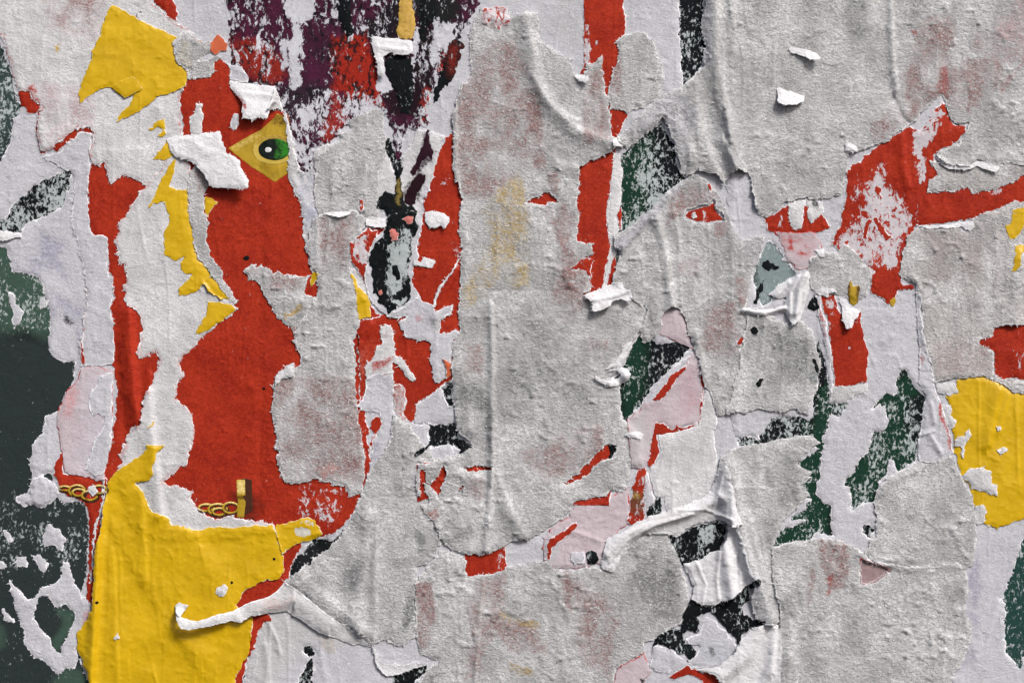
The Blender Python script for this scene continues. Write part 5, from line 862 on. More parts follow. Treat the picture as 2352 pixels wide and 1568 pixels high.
g8 = S('grey_paper_sheet', 'hanging grey sheet with a folded upper left edge and forked foot, right of centre', 'paper sheet', 'fibre',
  [(1566, 414), (1601, 400), (1640, 432), (1652, 452), (1668, 480), (1676, 507), (1682, 530), (1703, 552), (1730, 545), (1757, 542), (1746, 580), (1736, 610), (1728, 630), (1720, 665), (1713, 705), (1720, 740), (1708, 772), (1700, 800), (1702, 860), (1692, 945), (1646, 956), (1633, 905), (1616, 884), (1610, 850), (1601, 821), (1586, 782), (1578, 762), (1571, 727), (1558, 709), (1538, 705), (1526, 719), (1520, 745), (1510, 768), (1492, 782), (1474, 786), (1470, 758), (1486, 710), (1451, 687), (1438, 667), (1406, 652), (1406, 637), (1416, 604), (1426, 584), (1411, 562), (1411, 542), (1440, 525), (1470, 500), (1501, 474), (1535, 440)],
  t=1.8, warp=2, fine=1.5, rag=1.0, relief=1.5, lift=(2.6, 8), holes=[[(1568, 502), (1576, 484), (1600, 478), (1628, 470), (1640, 455), (1642, 478), (1655, 488), (1664, 508), (1640, 512), (1622, 516), (1596, 512)]],
  ridges=[([(1508, 500), (1524, 570), (1534, 640), (1545, 712)], 7, 8), ([(1530, 450), (1470, 520), (1424, 575)], 9, 7), ([(1540, 440), (1500, 500), (1430, 590)], 4, -2), ([(1500, 560), (1510, 640), (1506, 740)], 7, 3), ([(1545, 490), (1560, 560)], 6, 3), ([(1470, 590), (1420, 640)], 8, 3), ([(1600, 770), (1622, 880)], 6, 4)],
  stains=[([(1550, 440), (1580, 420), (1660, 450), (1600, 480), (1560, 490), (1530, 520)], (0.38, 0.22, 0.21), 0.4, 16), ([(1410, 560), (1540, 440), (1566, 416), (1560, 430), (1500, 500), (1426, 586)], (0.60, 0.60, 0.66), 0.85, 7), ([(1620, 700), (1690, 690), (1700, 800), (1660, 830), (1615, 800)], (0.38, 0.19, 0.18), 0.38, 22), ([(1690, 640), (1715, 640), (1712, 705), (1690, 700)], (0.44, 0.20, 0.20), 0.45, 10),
          ([(1640, 500), (1670, 505), (1665, 540), (1650, 560), (1640, 530)], (0.40, 0.14, 0.14), 0.45, 8), ([(1555, 600), (1610, 590), (1600, 640), (1560, 630)], (0.38, 0.21, 0.2), 0.3, 16), ([(1620, 450), (1680, 440), (1700, 540), (1760, 545), (1740, 620), (1690, 560)], (0.60, 0.58, 0.62), 0.7, 16)])
S('red_poster_scrap', 'red layer in the mouth-shaped slit of the hanging grey sheet', 'poster scrap', 'red', [(1570, 500), (1578, 486), (1628, 474), (1638, 460), (1640, 480), (1660, 505), (1622, 512), (1596, 508)], t=0.5, warp=0.8, fine=0.8, rag=0.4, relief=0.2, drape=0, wears=[([(1612, 485), (1624, 485), (1622, 512), (1612, 510)], 0.5, 3)])
S('red_fleck', 'small upright red drop near the top of the hanging grey sheet', 'poster scrap', 'red', [(1622, 424), (1630, 422), (1634, 440), (1628, 446)], t=0.6, warp=1, fine=0.8, rag=0.4)
S('red_fleck', 'small red fleck at the lower right of the hanging grey sheet', 'poster scrap', 'red', [(1690, 785), (1705, 770), (1708, 785), (1698, 796), (1688, 794)], t=0.6, warp=1, fine=0.8, rag=0.4)
S('grey_paper_sheet', 'round dark-mottled grey sheet, middle of the right half', 'paper sheet', 'fibre',
  [(1716, 705), (1760, 720), (1800, 742), (1842, 735), (1862, 760), (1874, 800), (1884, 830), (1874, 880), (1866, 915), (1852, 950), (1836, 945), (1815, 938), (1790, 948), (1740, 937), (1700, 947), (1664, 952), (1680, 900), (1695, 850), (1702, 800), (1708, 770)],
  t=1.5, warp=2, fine=1.6, rag=1.2, relief=1.5, lift=(1.8, 7), ridges=[([(1755, 750), (1742, 850), (1738, 900)], 4, 2.5)],
  stains=[([(1750, 750), (1850, 750), (1860, 860), (1780, 900), (1740, 850)], GREYI, 0.42, 24), ([(1722, 756), (1736, 752), (1740, 768), (1728, 774)], BLACK, 0.9, 3), ([(1840, 850), (1880, 842), (1885, 880), (1860, 878)], (0.14, 0.18, 0.18), 0.6, 8)])
S('grey_paper_sheet', 'square grey fibrous scrap between the white fan and the red branch', 'paper scrap', 'fibre', [(1860, 592), (1889, 577), (1919, 580), (1940, 560), (1964, 582), (1980, 600), (1992, 615), (2001, 625), (1996, 655), (1990, 676), (1965, 690), (1944, 680), (1919, 680), (1880, 672), (1862, 665), (1854, 630)], t=1.3, warp=2, fine=1.6, rag=1.2, relief=1.5, lift=(1.4, 6))
S('gold_print_fleck', 'little gold and brown printed fleck right of the white fan', 'poster scrap', 'gold', [(1944, 660), (1952, 644), (1956, 660), (1972, 655), (1970, 690), (1960, 702), (1948, 695)], t=1.2, warp=1, fine=1, rag=0.5, relief=0.3, stains=[([(1942, 650), (1950, 650), (1950, 695), (1944, 690)], (0.06, 0.015, 0.01), 0.9, 3), ([(1966, 655), (1974, 655), (1972, 695), (1966, 690)], (0.06, 0.015, 0.01), 0.9, 3)])
S('gold_print_fleck', 'little yellow-brown fleck at the foot of the red branch, right of centre', 'poster scrap', 'gold', [(2040, 690), (2052, 684), (2056, 692), (2048, 706), (2042, 702)], t=0.8, warp=1, fine=1, rag=0.5, relief=0.3)
g11 = S('grey_paper_sheet', 'wide brownish grey sheet at the right edge below the red branch', 'paper sheet', 'warm',
  [(2100, 524), (2134, 526), (2160, 518), (2189, 523), (2210, 528), (2221, 533), (2231, 504), (2264, 487), (2309, 475), (2329, 463), (2420, 470), (2420, 742), (2352, 744), (2321, 756), (2279, 750), (2277, 776), (2246, 781), (2260, 794), (2279, 806), (2280, 855), (2300, 866), (2352, 874), (2420, 876), (2420, 915), (2352, 906), (2324, 900), (2305, 885), (2289, 876), (2259, 863), (2225, 866), (2189, 868), (2160, 872), (2141, 878), (2136, 844), (2124, 809), (2112, 762), (2114, 717), (2109, 680), (2098, 655), (2080, 645), (2061, 632), (2071, 582), (2084, 542)],
  t=1.7, warp=2, fine=1.6, rag=1.1, relief=1.7, lift=(2.2, 8), holes=[[(2244, 778), (2275, 772), (2279, 750), (2420, 740), (2420, 874), (2301, 867), (2281, 856), (2279, 806), (2245, 793)]],
  ridges=[([(2345, 600), (2332, 680), (2325, 750)], 13, 7), ([(2285, 520), (2290, 700)], 6, 1.5), ([(2120, 700), (2100, 640)], 6, 2)],
  stains=[([(2120, 540), (2260, 520), (2250, 640), (2130, 660)], (0.36, 0.31, 0.30), 0.4, 40), ([(2130, 780), (2270, 790), (2270, 850), (2150, 860)], (0.42, 0.30, 0.29), 0.3, 20)])
S('yellow_fleck', 'upper yellow patch on the brownish sheet at the right edge', 'poster scrap', 'yellow', [(2324, 484), (2341, 478), (2420, 488), (2420, 508), (2352, 514), (2340, 532), (2329, 551), (2315, 552), (2306, 519), (2319, 512)], t=0.7, warp=2, fine=1.2, rag=0.7, relief=0.3)
S('yellow_fleck', 'lower hook-shaped yellow fleck on the brownish sheet at the right edge', 'poster scrap', 'yellow', [(2328, 565), (2420, 563), (2420, 578), (2352, 575), (2340, 582), (2337, 612), (2326, 624), (2316, 624), (2324, 604)], t=0.7, warp=1.6, fine=1.2, rag=0.7, relief=0.3)
S('white_paper_strip', 'narrow pale strip with a red thread, between green patch and brownish sheet', 'paper strip', 'pale',
  [(2100, 660), (2112, 690), (2118, 760), (2130, 820), (2142, 880), (2150, 905), (2162, 940), (2180, 1000), (2188, 1040), (2170, 1055), (2140, 1062), (2108, 1060), (2106, 1010), (2120, 930), (2122, 905), (2108, 880), (2110, 820), (2104, 740)], t=1.0, warp=1.6, fine=1.4, rag=0.9, relief=1.4, lift=(1.5, 6),
  stains=[(rod([(2150, 900), (2162, 915), (2155, 945), (2170, 980), (2180, 1030)], [3, 3, 5, 3, 3]), REDI, 0.9, 3), ([(2112, 812), (2120, 815), (2118, 835)], REDI, 0.7, 3)], ridges=[([(2110, 1000), (2140, 990)], 3, 3), ([(2135, 1000), (2160, 1040)], 4, 3), ([(2138, 930), (2144, 970)], 3, 3)])
S('grey_paper_sheet', 'rounded grey sheet left of the foot of the right-hand yellow sheet', 'paper sheet', 'fibre',
  [(2104, 1060), (2130, 1068), (2165, 1052), (2184, 1045), (2204, 1094), (2226, 1130), (2236, 1170), (2242, 1230), (2232, 1290), (2219, 1300), (2140, 1304), (2101, 1300), (2046, 1295), (2010, 1290), (1985, 1268), (1996, 1240), (2010, 1230), (2011, 1201), (2004, 1154), (2014, 1115), (2040, 1092), (2061, 1081)],
  t=1.4, warp=2, fine=1.6, rag=1.1, relief=1.5, lift=(1.8, 8), ridges=[([(2030, 1115), (2060, 1095), (2100, 1080)], 8, 3)])
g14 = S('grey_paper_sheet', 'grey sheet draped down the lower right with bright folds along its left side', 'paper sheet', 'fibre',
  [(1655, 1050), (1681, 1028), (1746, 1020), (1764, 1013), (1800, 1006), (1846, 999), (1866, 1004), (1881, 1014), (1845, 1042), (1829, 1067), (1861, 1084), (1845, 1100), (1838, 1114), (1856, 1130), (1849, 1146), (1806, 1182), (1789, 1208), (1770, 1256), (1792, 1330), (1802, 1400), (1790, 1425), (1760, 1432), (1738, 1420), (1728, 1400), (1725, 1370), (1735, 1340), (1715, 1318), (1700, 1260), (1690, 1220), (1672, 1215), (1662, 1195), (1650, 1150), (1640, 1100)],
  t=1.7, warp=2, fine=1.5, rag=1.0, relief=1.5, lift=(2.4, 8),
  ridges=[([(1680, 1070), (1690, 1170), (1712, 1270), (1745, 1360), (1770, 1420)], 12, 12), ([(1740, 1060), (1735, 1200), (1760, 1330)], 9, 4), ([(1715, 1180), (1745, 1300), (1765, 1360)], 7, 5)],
  stains=[([(1668, 1060), (1700, 1120), (1720, 1200), (1760, 1330), (1770, 1420), (1730, 1400), (1690, 1230)], (0.70, 0.70, 0.72), 0.75, 16), ([(1800, 1040), (1840, 1050), (1830, 1160), (1790, 1160)], GREYI, 0.3, 20), ([(1745, 1190), (1780, 1190), (1770, 1260), (1750, 1260)], GREYI, 0.35, 16)])  # first entry is no stain: paints highlight along the left folds into the colour
S('grey_paper_sheet', 'big rough grey sheet filling the bottom right, with a mauve triangular hole', 'paper sheet', 'fibre',
  [(1769, 1258), (1814, 1244), (1871, 1233), (1905, 1236), (1939, 1243), (1966, 1258), (1985, 1272), (2000, 1288), (2046, 1293), (2100, 1298), (2139, 1300), (2180, 1290), (2214, 1297), (2221, 1351), (2212, 1401), (2230, 1432), (2224, 1488), (2205, 1520), (2189, 1551), (2180, 1640), (1780, 1640), (1786, 1520), (1784, 1450), (1792, 1400), (1775, 1340)],
  t=1.6, warp=2, fine=1.7, rag=1.2, relief=1.9, lift=(2.0, 8), holes=[[(1972, 1280), (1990, 1288), (2018, 1294), (2044, 1308), (2010, 1330), (1990, 1338), (1976, 1336)]],
  ridges=[([(1812, 1430), (1816, 1500), (1822, 1590)], 9, 6), ([(1800, 1590), (1812, 1500)], 6, 3), ([(2214, 1350), (2214, 1440)], 4, 2.5), ([(1970, 1270), (2000, 1292), (2100, 1300)], 5, 3)],
  stains=[([(1880, 1240), (1940, 1245), (1950, 1310), (1930, 1350), (1900, 1350), (1885, 1300)], (0.40, 0.22, 0.21), 0.42, 14), ([(1855, 1340), (1868, 1290), (1870, 1330), (1850, 1390)], (0.42, 0.2, 0.19), 0.4, 6), ([(1790, 1340), (1820, 1340), (1820, 1420), (1790, 1420)], GREYI, 0.4, 16), ([(1850, 1500), (1900, 1510), (1890, 1560), (1850, 1550)], GREYI, 0.25, 20), ([(1898, 1320), (1906, 1320), (1904, 1365), (1896, 1360)], REDI, 0.45, 4)])
S('mauve_backing', 'mauve layer inside the triangular hole of the bottom right sheet', 'paper scrap', 'pink', [(1972, 1278), (1992, 1286), (2020, 1294), (2046, 1308), (2012, 1332), (1988, 1340), (1974, 1338)], t=0.3, warp=0.6, fine=0.5, rag=0.2, relief=0.2, drape=0, stains=[([(1960, 1270), (2060, 1270), (2060, 1350), (1960, 1350)], (0.30, 0.20, 0.20), 0.85, 5)])

for lb, pl, gr in (
    ('thin black crooked line along the right side of the round dark-mottled sheet', [(1862, 808), (1868, 822), (1874, 835), (1880, 850), (1886, 870), (1890, 884), (1884, 888), (1878, 868), (1870, 848), (1862, 826)], 0),
    ('black upright stroke on the pale teal gap, left of the white fan', [(1738, 664), (1744, 650), (1752, 640), (1750, 662), (1744, 684), (1738, 700), (1730, 700), (1734, 680)], 0),
    ('black scribble on the pale teal gap above the white fan', [(1750, 600), (1760, 598), (1768, 606), (1784, 610), (1794, 618), (1780, 620), (1772, 616), (1766, 624), (1756, 616), (1750, 608)], 0),
    ('black blotch between the white fan and the upright red rectangle', [(1858, 690), (1866, 676), (1874, 690), (1878, 705), (1868, 716), (1856, 712), (1850, 704)], 0),
    ('small black diamond at the top of the round dark-mottled sheet', [(1722, 756), (1730, 750), (1740, 760), (1734, 768), (1726, 766)], 0),
    ('little black wedge under the crease of the round dark-mottled sheet', [(1736, 876), (1744, 868), (1756, 870), (1746, 880), (1738, 888)], 1)):
    S('black_poster_remnant', lb, 'poster scrap', 'dark', pl, t=0.7, warp=1.4, fine=1.6, rag=1.0, speck=1.0, relief=0.3, fwear=0.2, group='small black remnants right of centre')
for lb, pl in (
    ('upper red blot on the pale worn middle of the red branch', [(2010, 430), (2018, 434), (2022, 448), (2030, 452), (2024, 460), (2012, 452), (2006, 440)]),
    ('short leaning red stroke on the pale worn middle of the red branch', [(1990, 505), (1984, 512), (1980, 530), (1978, 550), (1986, 551), (1992, 536), (1992, 520), (1998, 508)]),
    ('long leaning red stroke on the pale worn middle of the red branch', [(2005, 500), (2014, 502), (2022, 516), (2030, 532), (2046, 545), (2032, 555), (2024, 546), (2018, 532), (2008, 530), (2016, 522), (2006, 510)]),
    ('small red spot left of the two leaning red strokes', [(1908, 556), (1916, 553), (1920, 560), (1914, 565), (1908, 562)]),
    ('second small red spot left of the two leaning red strokes', [(1937, 556), (1944, 553), (1948, 561), (1943, 569), (1936, 564)])):
    S('red_splash', lb, 'poster scrap', 'red', pl, t=0.4, warp=1.6, fine=1.6, rag=1.0, relief=0.2, group='red blots near the red branch')
# ---------------------------------------------------------------- black cluster bottom right of centre
S('black_poster_remnant', 'upright worn black patch behind the long white curled arm, lower right of centre', 'poster scrap', 'dark',
  [(1536, 1226), (1556, 1232), (1575, 1214), (1600, 1206), (1640, 1196), (1664, 1196), (1660, 1240), (1652, 1262), (1620, 1280), (1604, 1292), (1584, 1306), (1566, 1296), (1558, 1270), (1548, 1260)], t=1.2, warp=2.2, fine=2, rag=1.4, speck=1.6, fwear=0.36, relief=0.6,
  wears=[([(1608, 1212), (1640, 1206), (1640, 1240), (1620, 1250), (1606, 1236)], 0.62, 5)])
S('black_poster_remnant', 'branching black crust around the white flap, lower right of centre', 'poster scrap', 'dark',
  [(1496, 1480), (1510, 1460), (1535, 1445), (1560, 1442), (1568, 1415), (1576, 1390), (1585, 1372), (1600, 1376), (1618, 1392), (1640, 1390), (1650, 1378), (1668, 1372), (1690, 1360), (1712, 1338), (1740, 1322), (1745, 1335), (1720, 1352), (1715, 1375), (1700, 1392), (1705, 1412), (1730, 1420), (1756, 1424), (1740, 1434), (1716, 1444), (1702, 1462), (1696, 1478), (1688, 1462), (1670, 1448), (1650, 1420), (1630, 1404), (1612, 1404), (1602, 1414), (1604, 1434), (1598, 1450), (1580, 1446), (1566, 1452), (1570, 1478), (1590, 1480), (1600, 1490), (1592, 1510), (1580, 1514), (1574, 1500), (1560, 1494), (1540, 1486), (1520, 1474), (1508, 1474), (1498, 1500)],
  t=3.2, warp=2, fine=2, rag=1.4, speck=1.2, fwear=0.30, relief=0.6)
S('white_paper_scrap', 'bluish white scrap with black dots at the bottom, inside the black crust', 'paper scrap', 'pale',
  [(1500, 1478), (1520, 1480), (1545, 1492), (1575, 1518), (1600, 1500), (1606, 1480), (1580, 1474), (1575, 1462), (1606, 1452), (1618, 1414), (1640, 1420), (1660, 1440), (1692, 1480), (1690, 1500), (1660, 1524), (1620, 1532), (1580, 1530), (1545, 1536), (1510, 1545), (1492, 1530)],
  t=1.0, warp=1.8, fine=1.4, rag=0.9, relief=1.0, stains=[([(1626, 1486), (1636, 1484), (1644, 1500), (1630, 1504)], BLACK, 0.95, 2), ([(1622, 1534), (1634, 1530), (1632, 1540), (1624, 1544)], BLACK, 0.95, 2), ([(1600, 1470), (1680, 1470), (1660, 1520), (1610, 1520)], (0.42, 0.45, 0.50), 0.4, 16)])
S('red_poster_scrap', 'bent red band at the bottom edge, right of the mauve triangle', 'poster scrap', 'red', [(1536, 1550), (1548, 1542), (1558, 1535), (1578, 1524), (1612, 1542), (1636, 1540), (1652, 1556), (1672, 1640), (1620, 1640), (1612, 1560), (1582, 1544), (1562, 1552), (1544, 1556)], t=1.4, warp=1.6, fine=1.3, rag=0.8, relief=0.4)
S('white_drape', 'bright white folded drape at the bottom edge, left of the big rough grey sheet', 'paper sheet', 'white',
  [(1600, 1536), (1650, 1526), (1684, 1498), (1700, 1466), (1724, 1440), (1760, 1428), (1786, 1432), (1792, 1470), (1790, 1530), (1786, 1640), (1690, 1640), (1660, 1570), (1640, 1548)],
  t=2.4, warp=1.6, fine=1.2, rag=0.8, relief=1.6, lift=(2.5, 8), ridges=[([(1740, 1445), (1715, 1500), (1660, 1545)], 16, 10), ([(1775, 1440), (1770, 1540)], 8, 6), ([(1740, 1560), (1765, 1500)], 5, -3)],
  stains=[([(1720, 1560), (1750, 1530), (1765, 1545), (1750, 1590), (1710, 1590)], (0.48, 0.50, 0.55), 0.6, 10)])
S('white_paper_flap', 'white flap standing out of the black crust, lower right of centre', 'paper flap', 'white',
  [(1566, 1291), (1590, 1290), (1606, 1283), (1630, 1266), (1652, 1258), (1664, 1236), (1672, 1206), (1690, 1200), (1700, 1230), (1712, 1280), (1722, 1310), (1737, 1322), (1716, 1336), (1696, 1355), (1676, 1371), (1655, 1376), (1638, 1388), (1610, 1386), (1586, 1373), (1592, 1345), (1582, 1318)],
  t=2.4, warp=1.4, fine=1.2, rag=0.9, relief=2.0, lift=(1.0, 6), wr=1.2, ridges=[([(1600, 1290), (1620, 1340), (1612, 1380)], 2.4, 2.5), ([(1650, 1262), (1644, 1330), (1650, 1372)], 2.4, 3), ([(1700, 1240), (1690, 1340)], 2.4, -3)], extra=lambda X, Y: 12 * np.exp(-((X - 1668 - 0.15 * (Y - 1290)) / 14.0) ** 2) + 8 * np.clip((X - 1570) / 90, 0, 1))
S('curled_paper_flap', 'long white curled arm sweeping left from a raised peak, lower right of centre', 'paper flap', 'white',
  [(1380, 1300), (1383, 1275), (1392, 1238), (1410, 1228), (1431, 1219), (1458, 1199), (1488, 1184), (1530, 1172), (1580, 1154), (1612, 1142), (1630, 1124), (1648, 1090), (1664, 1054), (1672, 1090), (1680, 1130), (1692, 1178), (1702, 1200), (1680, 1208), (1660, 1192), (1630, 1194), (1592, 1204), (1568, 1218), (1552, 1232), (1535, 1224), (1496, 1222), (1470, 1228), (1450, 1240), (1428, 1268), (1416, 1294), (1408, 1314), (1390, 1308)],
  t=2.4, warp=1.4, fine=1.2, rag=0.9, relief=2.0, lift=(0.8, 6), wr=1.2, ridges=[([(1400, 1290), (1440, 1240), (1500, 1205), (1590, 1178)], 2.5, 3), ([(1440, 1212), (1500, 1192), (1560, 1182)], 2.0, -2.5), ([(1560, 1170), (1620, 1168), (1680, 1190)], 2.2, 3), ([(1662, 1070), (1650, 1120), (1636, 1170)], 2.2, 3)],
  extra=lambda X, Y: 10 * np.exp(-(dline([(1395, 1270), (1440, 1222), (1520, 1196), (1600, 1170), (1650, 1140)], X, Y)[0] / 13.0) ** 2) + 14 * np.clip((X - 1615) / 60, 0, 1) * np.exp(-((X - 1668) / 26.0) ** 2),
  stains=[([(1440, 1190), (1560, 1160), (1620, 1150), (1640, 1190), (1560, 1215), (1470, 1222)], (0.60, 0.58, 0.57), 0.55, 18)])

# ---------------------------------------------------------------- curled grey tear left of the red field
S('grey_tear_strip', 'narrow curled grey tear between the jagged yellow scrap and the red field', 'paper strip', 'fibre',
  [(446, 384), (460, 384), (475, 405), (478, 432), (470, 452), (473, 492), (482, 512), (479, 535), (475, 556), (486, 577), (484, 590), (500, 604), (513, 620), (510, 634), (522, 652), (533, 668), (548, 690), (546, 704), (536, 690), (512, 665), (490, 632), (472, 610), (455, 594), (448, 560), (443, 530), (437, 497), (435, 465), (432, 432), (438, 404)],
  t=1.3, warp=1.6, fine=1.6, rag=1.1, relief=1.3, lift=(2.4, 6), stains=[([(450, 390), (476, 395), (474, 450), (455, 440)], (0.40, 0.20, 0.18), 0.4, 10)])
S('white_hair', 'thin bent hair at the upper edge of the kite-shaped yellow scrap', 'hair', 'dark', rod([(326, 51), (319, 45), (317, 36), (322, 29), (334, 32)], 0.9), t=2.0, warp=0.3, fine=0.1, rag=0.0, relief=0.1, skirt=0.8, fwear=0)
S('crinkled_paper_scrap', 'crumpled cream scrap at the right tip of the kite-shaped yellow scrap', 'paper scrap', 'fibre', [(420, 74), (432, 70), (446, 84), (470, 100), (488, 98), (486, 118), (470, 130), (462, 146), (446, 162), (430, 165), (414, 150), (403, 128), (401, 102), (412, 90)], t=1.4, warp=1.6, fine=1.4, rag=0.9, relief=2.2, lift=(2, 6), stains=[([(405, 95), (440, 100), (440, 160), (415, 150)], (0.62, 0.56, 0.44), 0.55, 12), ([(445, 88), (488, 92), (480, 100), (455, 98)], (0.62, 0.34, 0.26), 0.6, 6)])
S('orange_print_scrap', 'small orange scrap right of the crumpled cream one, below the top left', 'poster scrap', 'orange', [(488, 100), (500, 82), (512, 90), (525, 102), (522, 118), (506, 120), (500, 132), (486, 118)], t=1.2, warp=1.2, fine=1.0, rag=0.6, relief=0.8, lift=(1, 5))
S('grey_paper_scrap', 'small grey triangle under the crumpled cream scrap', 'paper scrap', 'fibre', [(433, 168), (455, 150), (480, 138), (500, 130), (510, 134), (494, 144), (494, 164), (485, 178), (450, 182), (434, 184)], t=1.3, warp=1.6, fine=1.4, rag=0.9, relief=1.2, lift=(1, 5))
S('grey_paper_scrap', 'upright grey strip on the red, under the crumpled cream scrap', 'paper scrap', 'soft', [(438, 312), (440, 270), (450, 262), (454, 242), (466, 240), (468, 262), (466, 310), (456, 312)], t=0.8, warp=1.8, fine=1.6, rag=1.0)
S('grey_paper_scrap', 'small drop-shaped pale scrap on the red, left of the eye brooch', 'paper scrap', 'pale', [(530, 285), (540, 264), (550, 262), (551, 285), (546, 300), (532, 298)], t=0.8, warp=1.2, fine=0.8, rag=0.4)
S('white_paper_flap', 'large bright white flap folded over at the left of the eye brooch', 'paper flap', 'white',
  [(387, 320), (420, 314), (462, 309), (510, 305), (513, 322), (520, 340), (526, 352), (540, 362), (556, 373), (556, 382), (566, 402), (577, 417), (573, 437), (530, 434), (490, 432), (482, 418), (474, 404), (462, 392), (450, 380), (428, 368), (405, 363), (394, 348)],
  t=1.6, warp=1.4, fine=1.3, rag=0.8, relief=1.6, extra=tilt(390, 330, 40, 210, 26, 1.2), skirt=1.0, ridges=[([(450, 330), (480, 350), (500, 352)], 6, 1.6)])
S('white_paper_flap', 'bright white flap folded over just above the eye brooch', 'paper flap', 'white',
  [(528, 187), (545, 185), (560, 190), (588, 196), (634, 200), (640, 216), (634, 240), (622, 256), (618, 276), (600, 274), (585, 278), (562, 276), (557, 258), (560, 240), (545, 222), (532, 205)],
  t=2.0, warp=1.0, fine=0.8, rag=0.5, relief=1.4, extra=tilt(580, 190, 75, 90, 20, 1.1), skirt=1.0, ridges=[([(560, 215), (630, 222)], 4, 2)], stains=[([(534, 208), (545, 220), (570, 250), (565, 256), (548, 232)], REDI, 0.9, 3)])
S('pale_paper_scrap', 'smooth pale scrap wedged above the flap over the eye brooch', 'paper scrap', 'pale', [(515, 140), (530, 152), (556, 156), (568, 172), (572, 190), (552, 190), (530, 184), (530, 160)], t=1.0, warp=1, fine=0.9, rag=0.6, lift=(1, 5))
S('pale_paper_scrap', 'small pale triangle right of the flap above the eye brooch', 'paper scrap', 'soft', [(634, 202), (644, 228), (652, 258), (640, 252), (618, 255), (628, 232)], t=2.6, warp=0.8, fine=0.7, rag=0.4, extra=tilt(650, 230, 180, 30, 8))
S('white_paper_flap', 'bright white flap with a long foot on the purple streaks at the top', 'paper flap', 'white', [(854, 86), (880, 89), (915, 93), (948, 97), (951, 124), (935, 131), (915, 126), (893, 126), (881, 136), (884, 156), (888, 178), (870, 175), (868, 150), (862, 128), (856, 108)], t=1.6, warp=1.2, fine=1.1, rag=0.7, relief=1.4, extra=tilt(900, 92, 90, 45, 9, 1.3), ridges=[([(870, 110), (930, 118)], 4, 2)])
CH = (('small curled white chip near the top of the huge upper right sheet', [(1808, 116), (1816, 110), (1830, 114), (1852, 118), (1876, 128), (1880, 138), (1868, 143), (1848, 136), (1832, 130), (1812, 124)], 'white', tilt(1840, 112, 80, 30, 16)),
      ('squarish curled white chip on the huge upper right sheet, below the other', [(1783, 200), (1800, 208), (1825, 216), (1846, 224), (1842, 236), (1825, 246), (1800, 246), (1782, 238)], 'white', tilt(1812, 205, 95, 40, 20)),
      ('fringed white chip on the red, above right of the tall black streak foot', [(974, 488), (990, 486), (1020, 490), (1032, 500), (1032, 512), (1022, 528), (1014, 520), (1000, 526), (985, 520), (976, 508)], 'white', tilt(990, 486, 60, 45, 8)),
      ('small white chip lying on the big yellow sheet', [(500, 1350), (520, 1339), (528, 1348), (522, 1362), (508, 1366), (502, 1358)], 'soft', None),
      ('tiny white chip low on the big yellow sheet', [(265, 1463), (275, 1452), (280, 1462), (270, 1466)], 'soft', None),
      ('white tab at the top edge of the grey column', [(742, 491), (775, 488), (800, 488), (812, 482), (806, 494), (785, 500), (760, 496)], 'white', tilt(770, 486, 90, 14, 5)),
      ('white tab between the grey column and the black streak', [(838, 506), (852, 500), (888, 502), (888, 522), (868, 522), (842, 518)], 'white', tilt(860, 500, 90, 22, 5)),
      ('white corner fold at the left side of the grey column', [(634, 868), (642, 854), (660, 842), (678, 832), (680, 862), (668, 866), (650, 870), (634, 888)], 'white', tilt(640, 880, -60, 50, 9)),
      ('small white chip at the left tip of the red branch, upper right', [(1936, 332), (1950, 330), (1966, 342), (1968, 352), (1955, 354), (1940, 346)], 'white', tilt(1950, 330, 80, 24, 7)),
      ('long white lip over the brownish grey tongue, upper right', [(2144, 358), (2160, 372), (2178, 380), (2222, 382), (2238, 372), (2262, 374), (2290, 386), (2284, 398), (2262, 392), (2240, 384), (2218, 392), (2180, 392), (2156, 380)], 'white', tilt(2200, 370, 90, 26, 6)),
      ('white lip along the lower edge of the red branch', [(2104, 518), (2150, 520), (2190, 514), (2230, 508), (2234, 522), (2222, 532), (2208, 522), (2180, 524), (2130, 528)], 'white', None),
      ('little white chip between the pink worn print and the square grey scrap', [(1870, 574), (1890, 572), (1892, 590), (1882, 592)], 'white', None),
      ('white chip at the top left of the upright red rectangle', [(1868, 668), (1880, 678), (1900, 684), (1902, 672), (1920, 672), (1912, 662), (1880, 662)], 'white', None),
      ('white hanging chip in front of the upright red rectangle', [(1924, 684), (1944, 692), (1950, 705), (1976, 712), (1968, 725), (1958, 734), (1954, 752), (1940, 756), (1932, 736), (1932, 714)], 'white', tilt(1950, 690, 90, 60, 12)),
      ('white torn tuft left of the long slanting red slit', [(1432, 996), (1450, 990), (1470, 988), (1478, 996), (1470, 1008), (1456, 1002), (1440, 1004)], 'white', None),
      ('small white flake beside the pink worn print', [(1588, 490), (1596, 488), (1600, 500), (1590, 502)], 'soft', None),
      ('small pale hook at the left edge near the diagonal dark patch', [(-60, 528), (8, 532), (50, 538), (54, 545), (20, 552), (-60, 560)], 'soft', tilt(0, 530, 80, 25, 5)),
      ('little white chip at the left wing tip of the chain print', [(206, 1115), (222, 1112), (228, 1128), (216, 1140), (206, 1128)], 'soft', None))
for lb, pl, mt, ex in CH:
    S('white_paper_chip', lb, 'paper chip', mt, pl, t=2.0 if mt == 'white' else 1.0, warp=1.0, fine=0.9, rag=0.6, relief=1.2, lift=(0.8, 4), skirt=0.8, extra=(lambda X, Y, ex=ex: 0.75 * ex(X, Y)) if ex else None, group='small loose chips of paper')

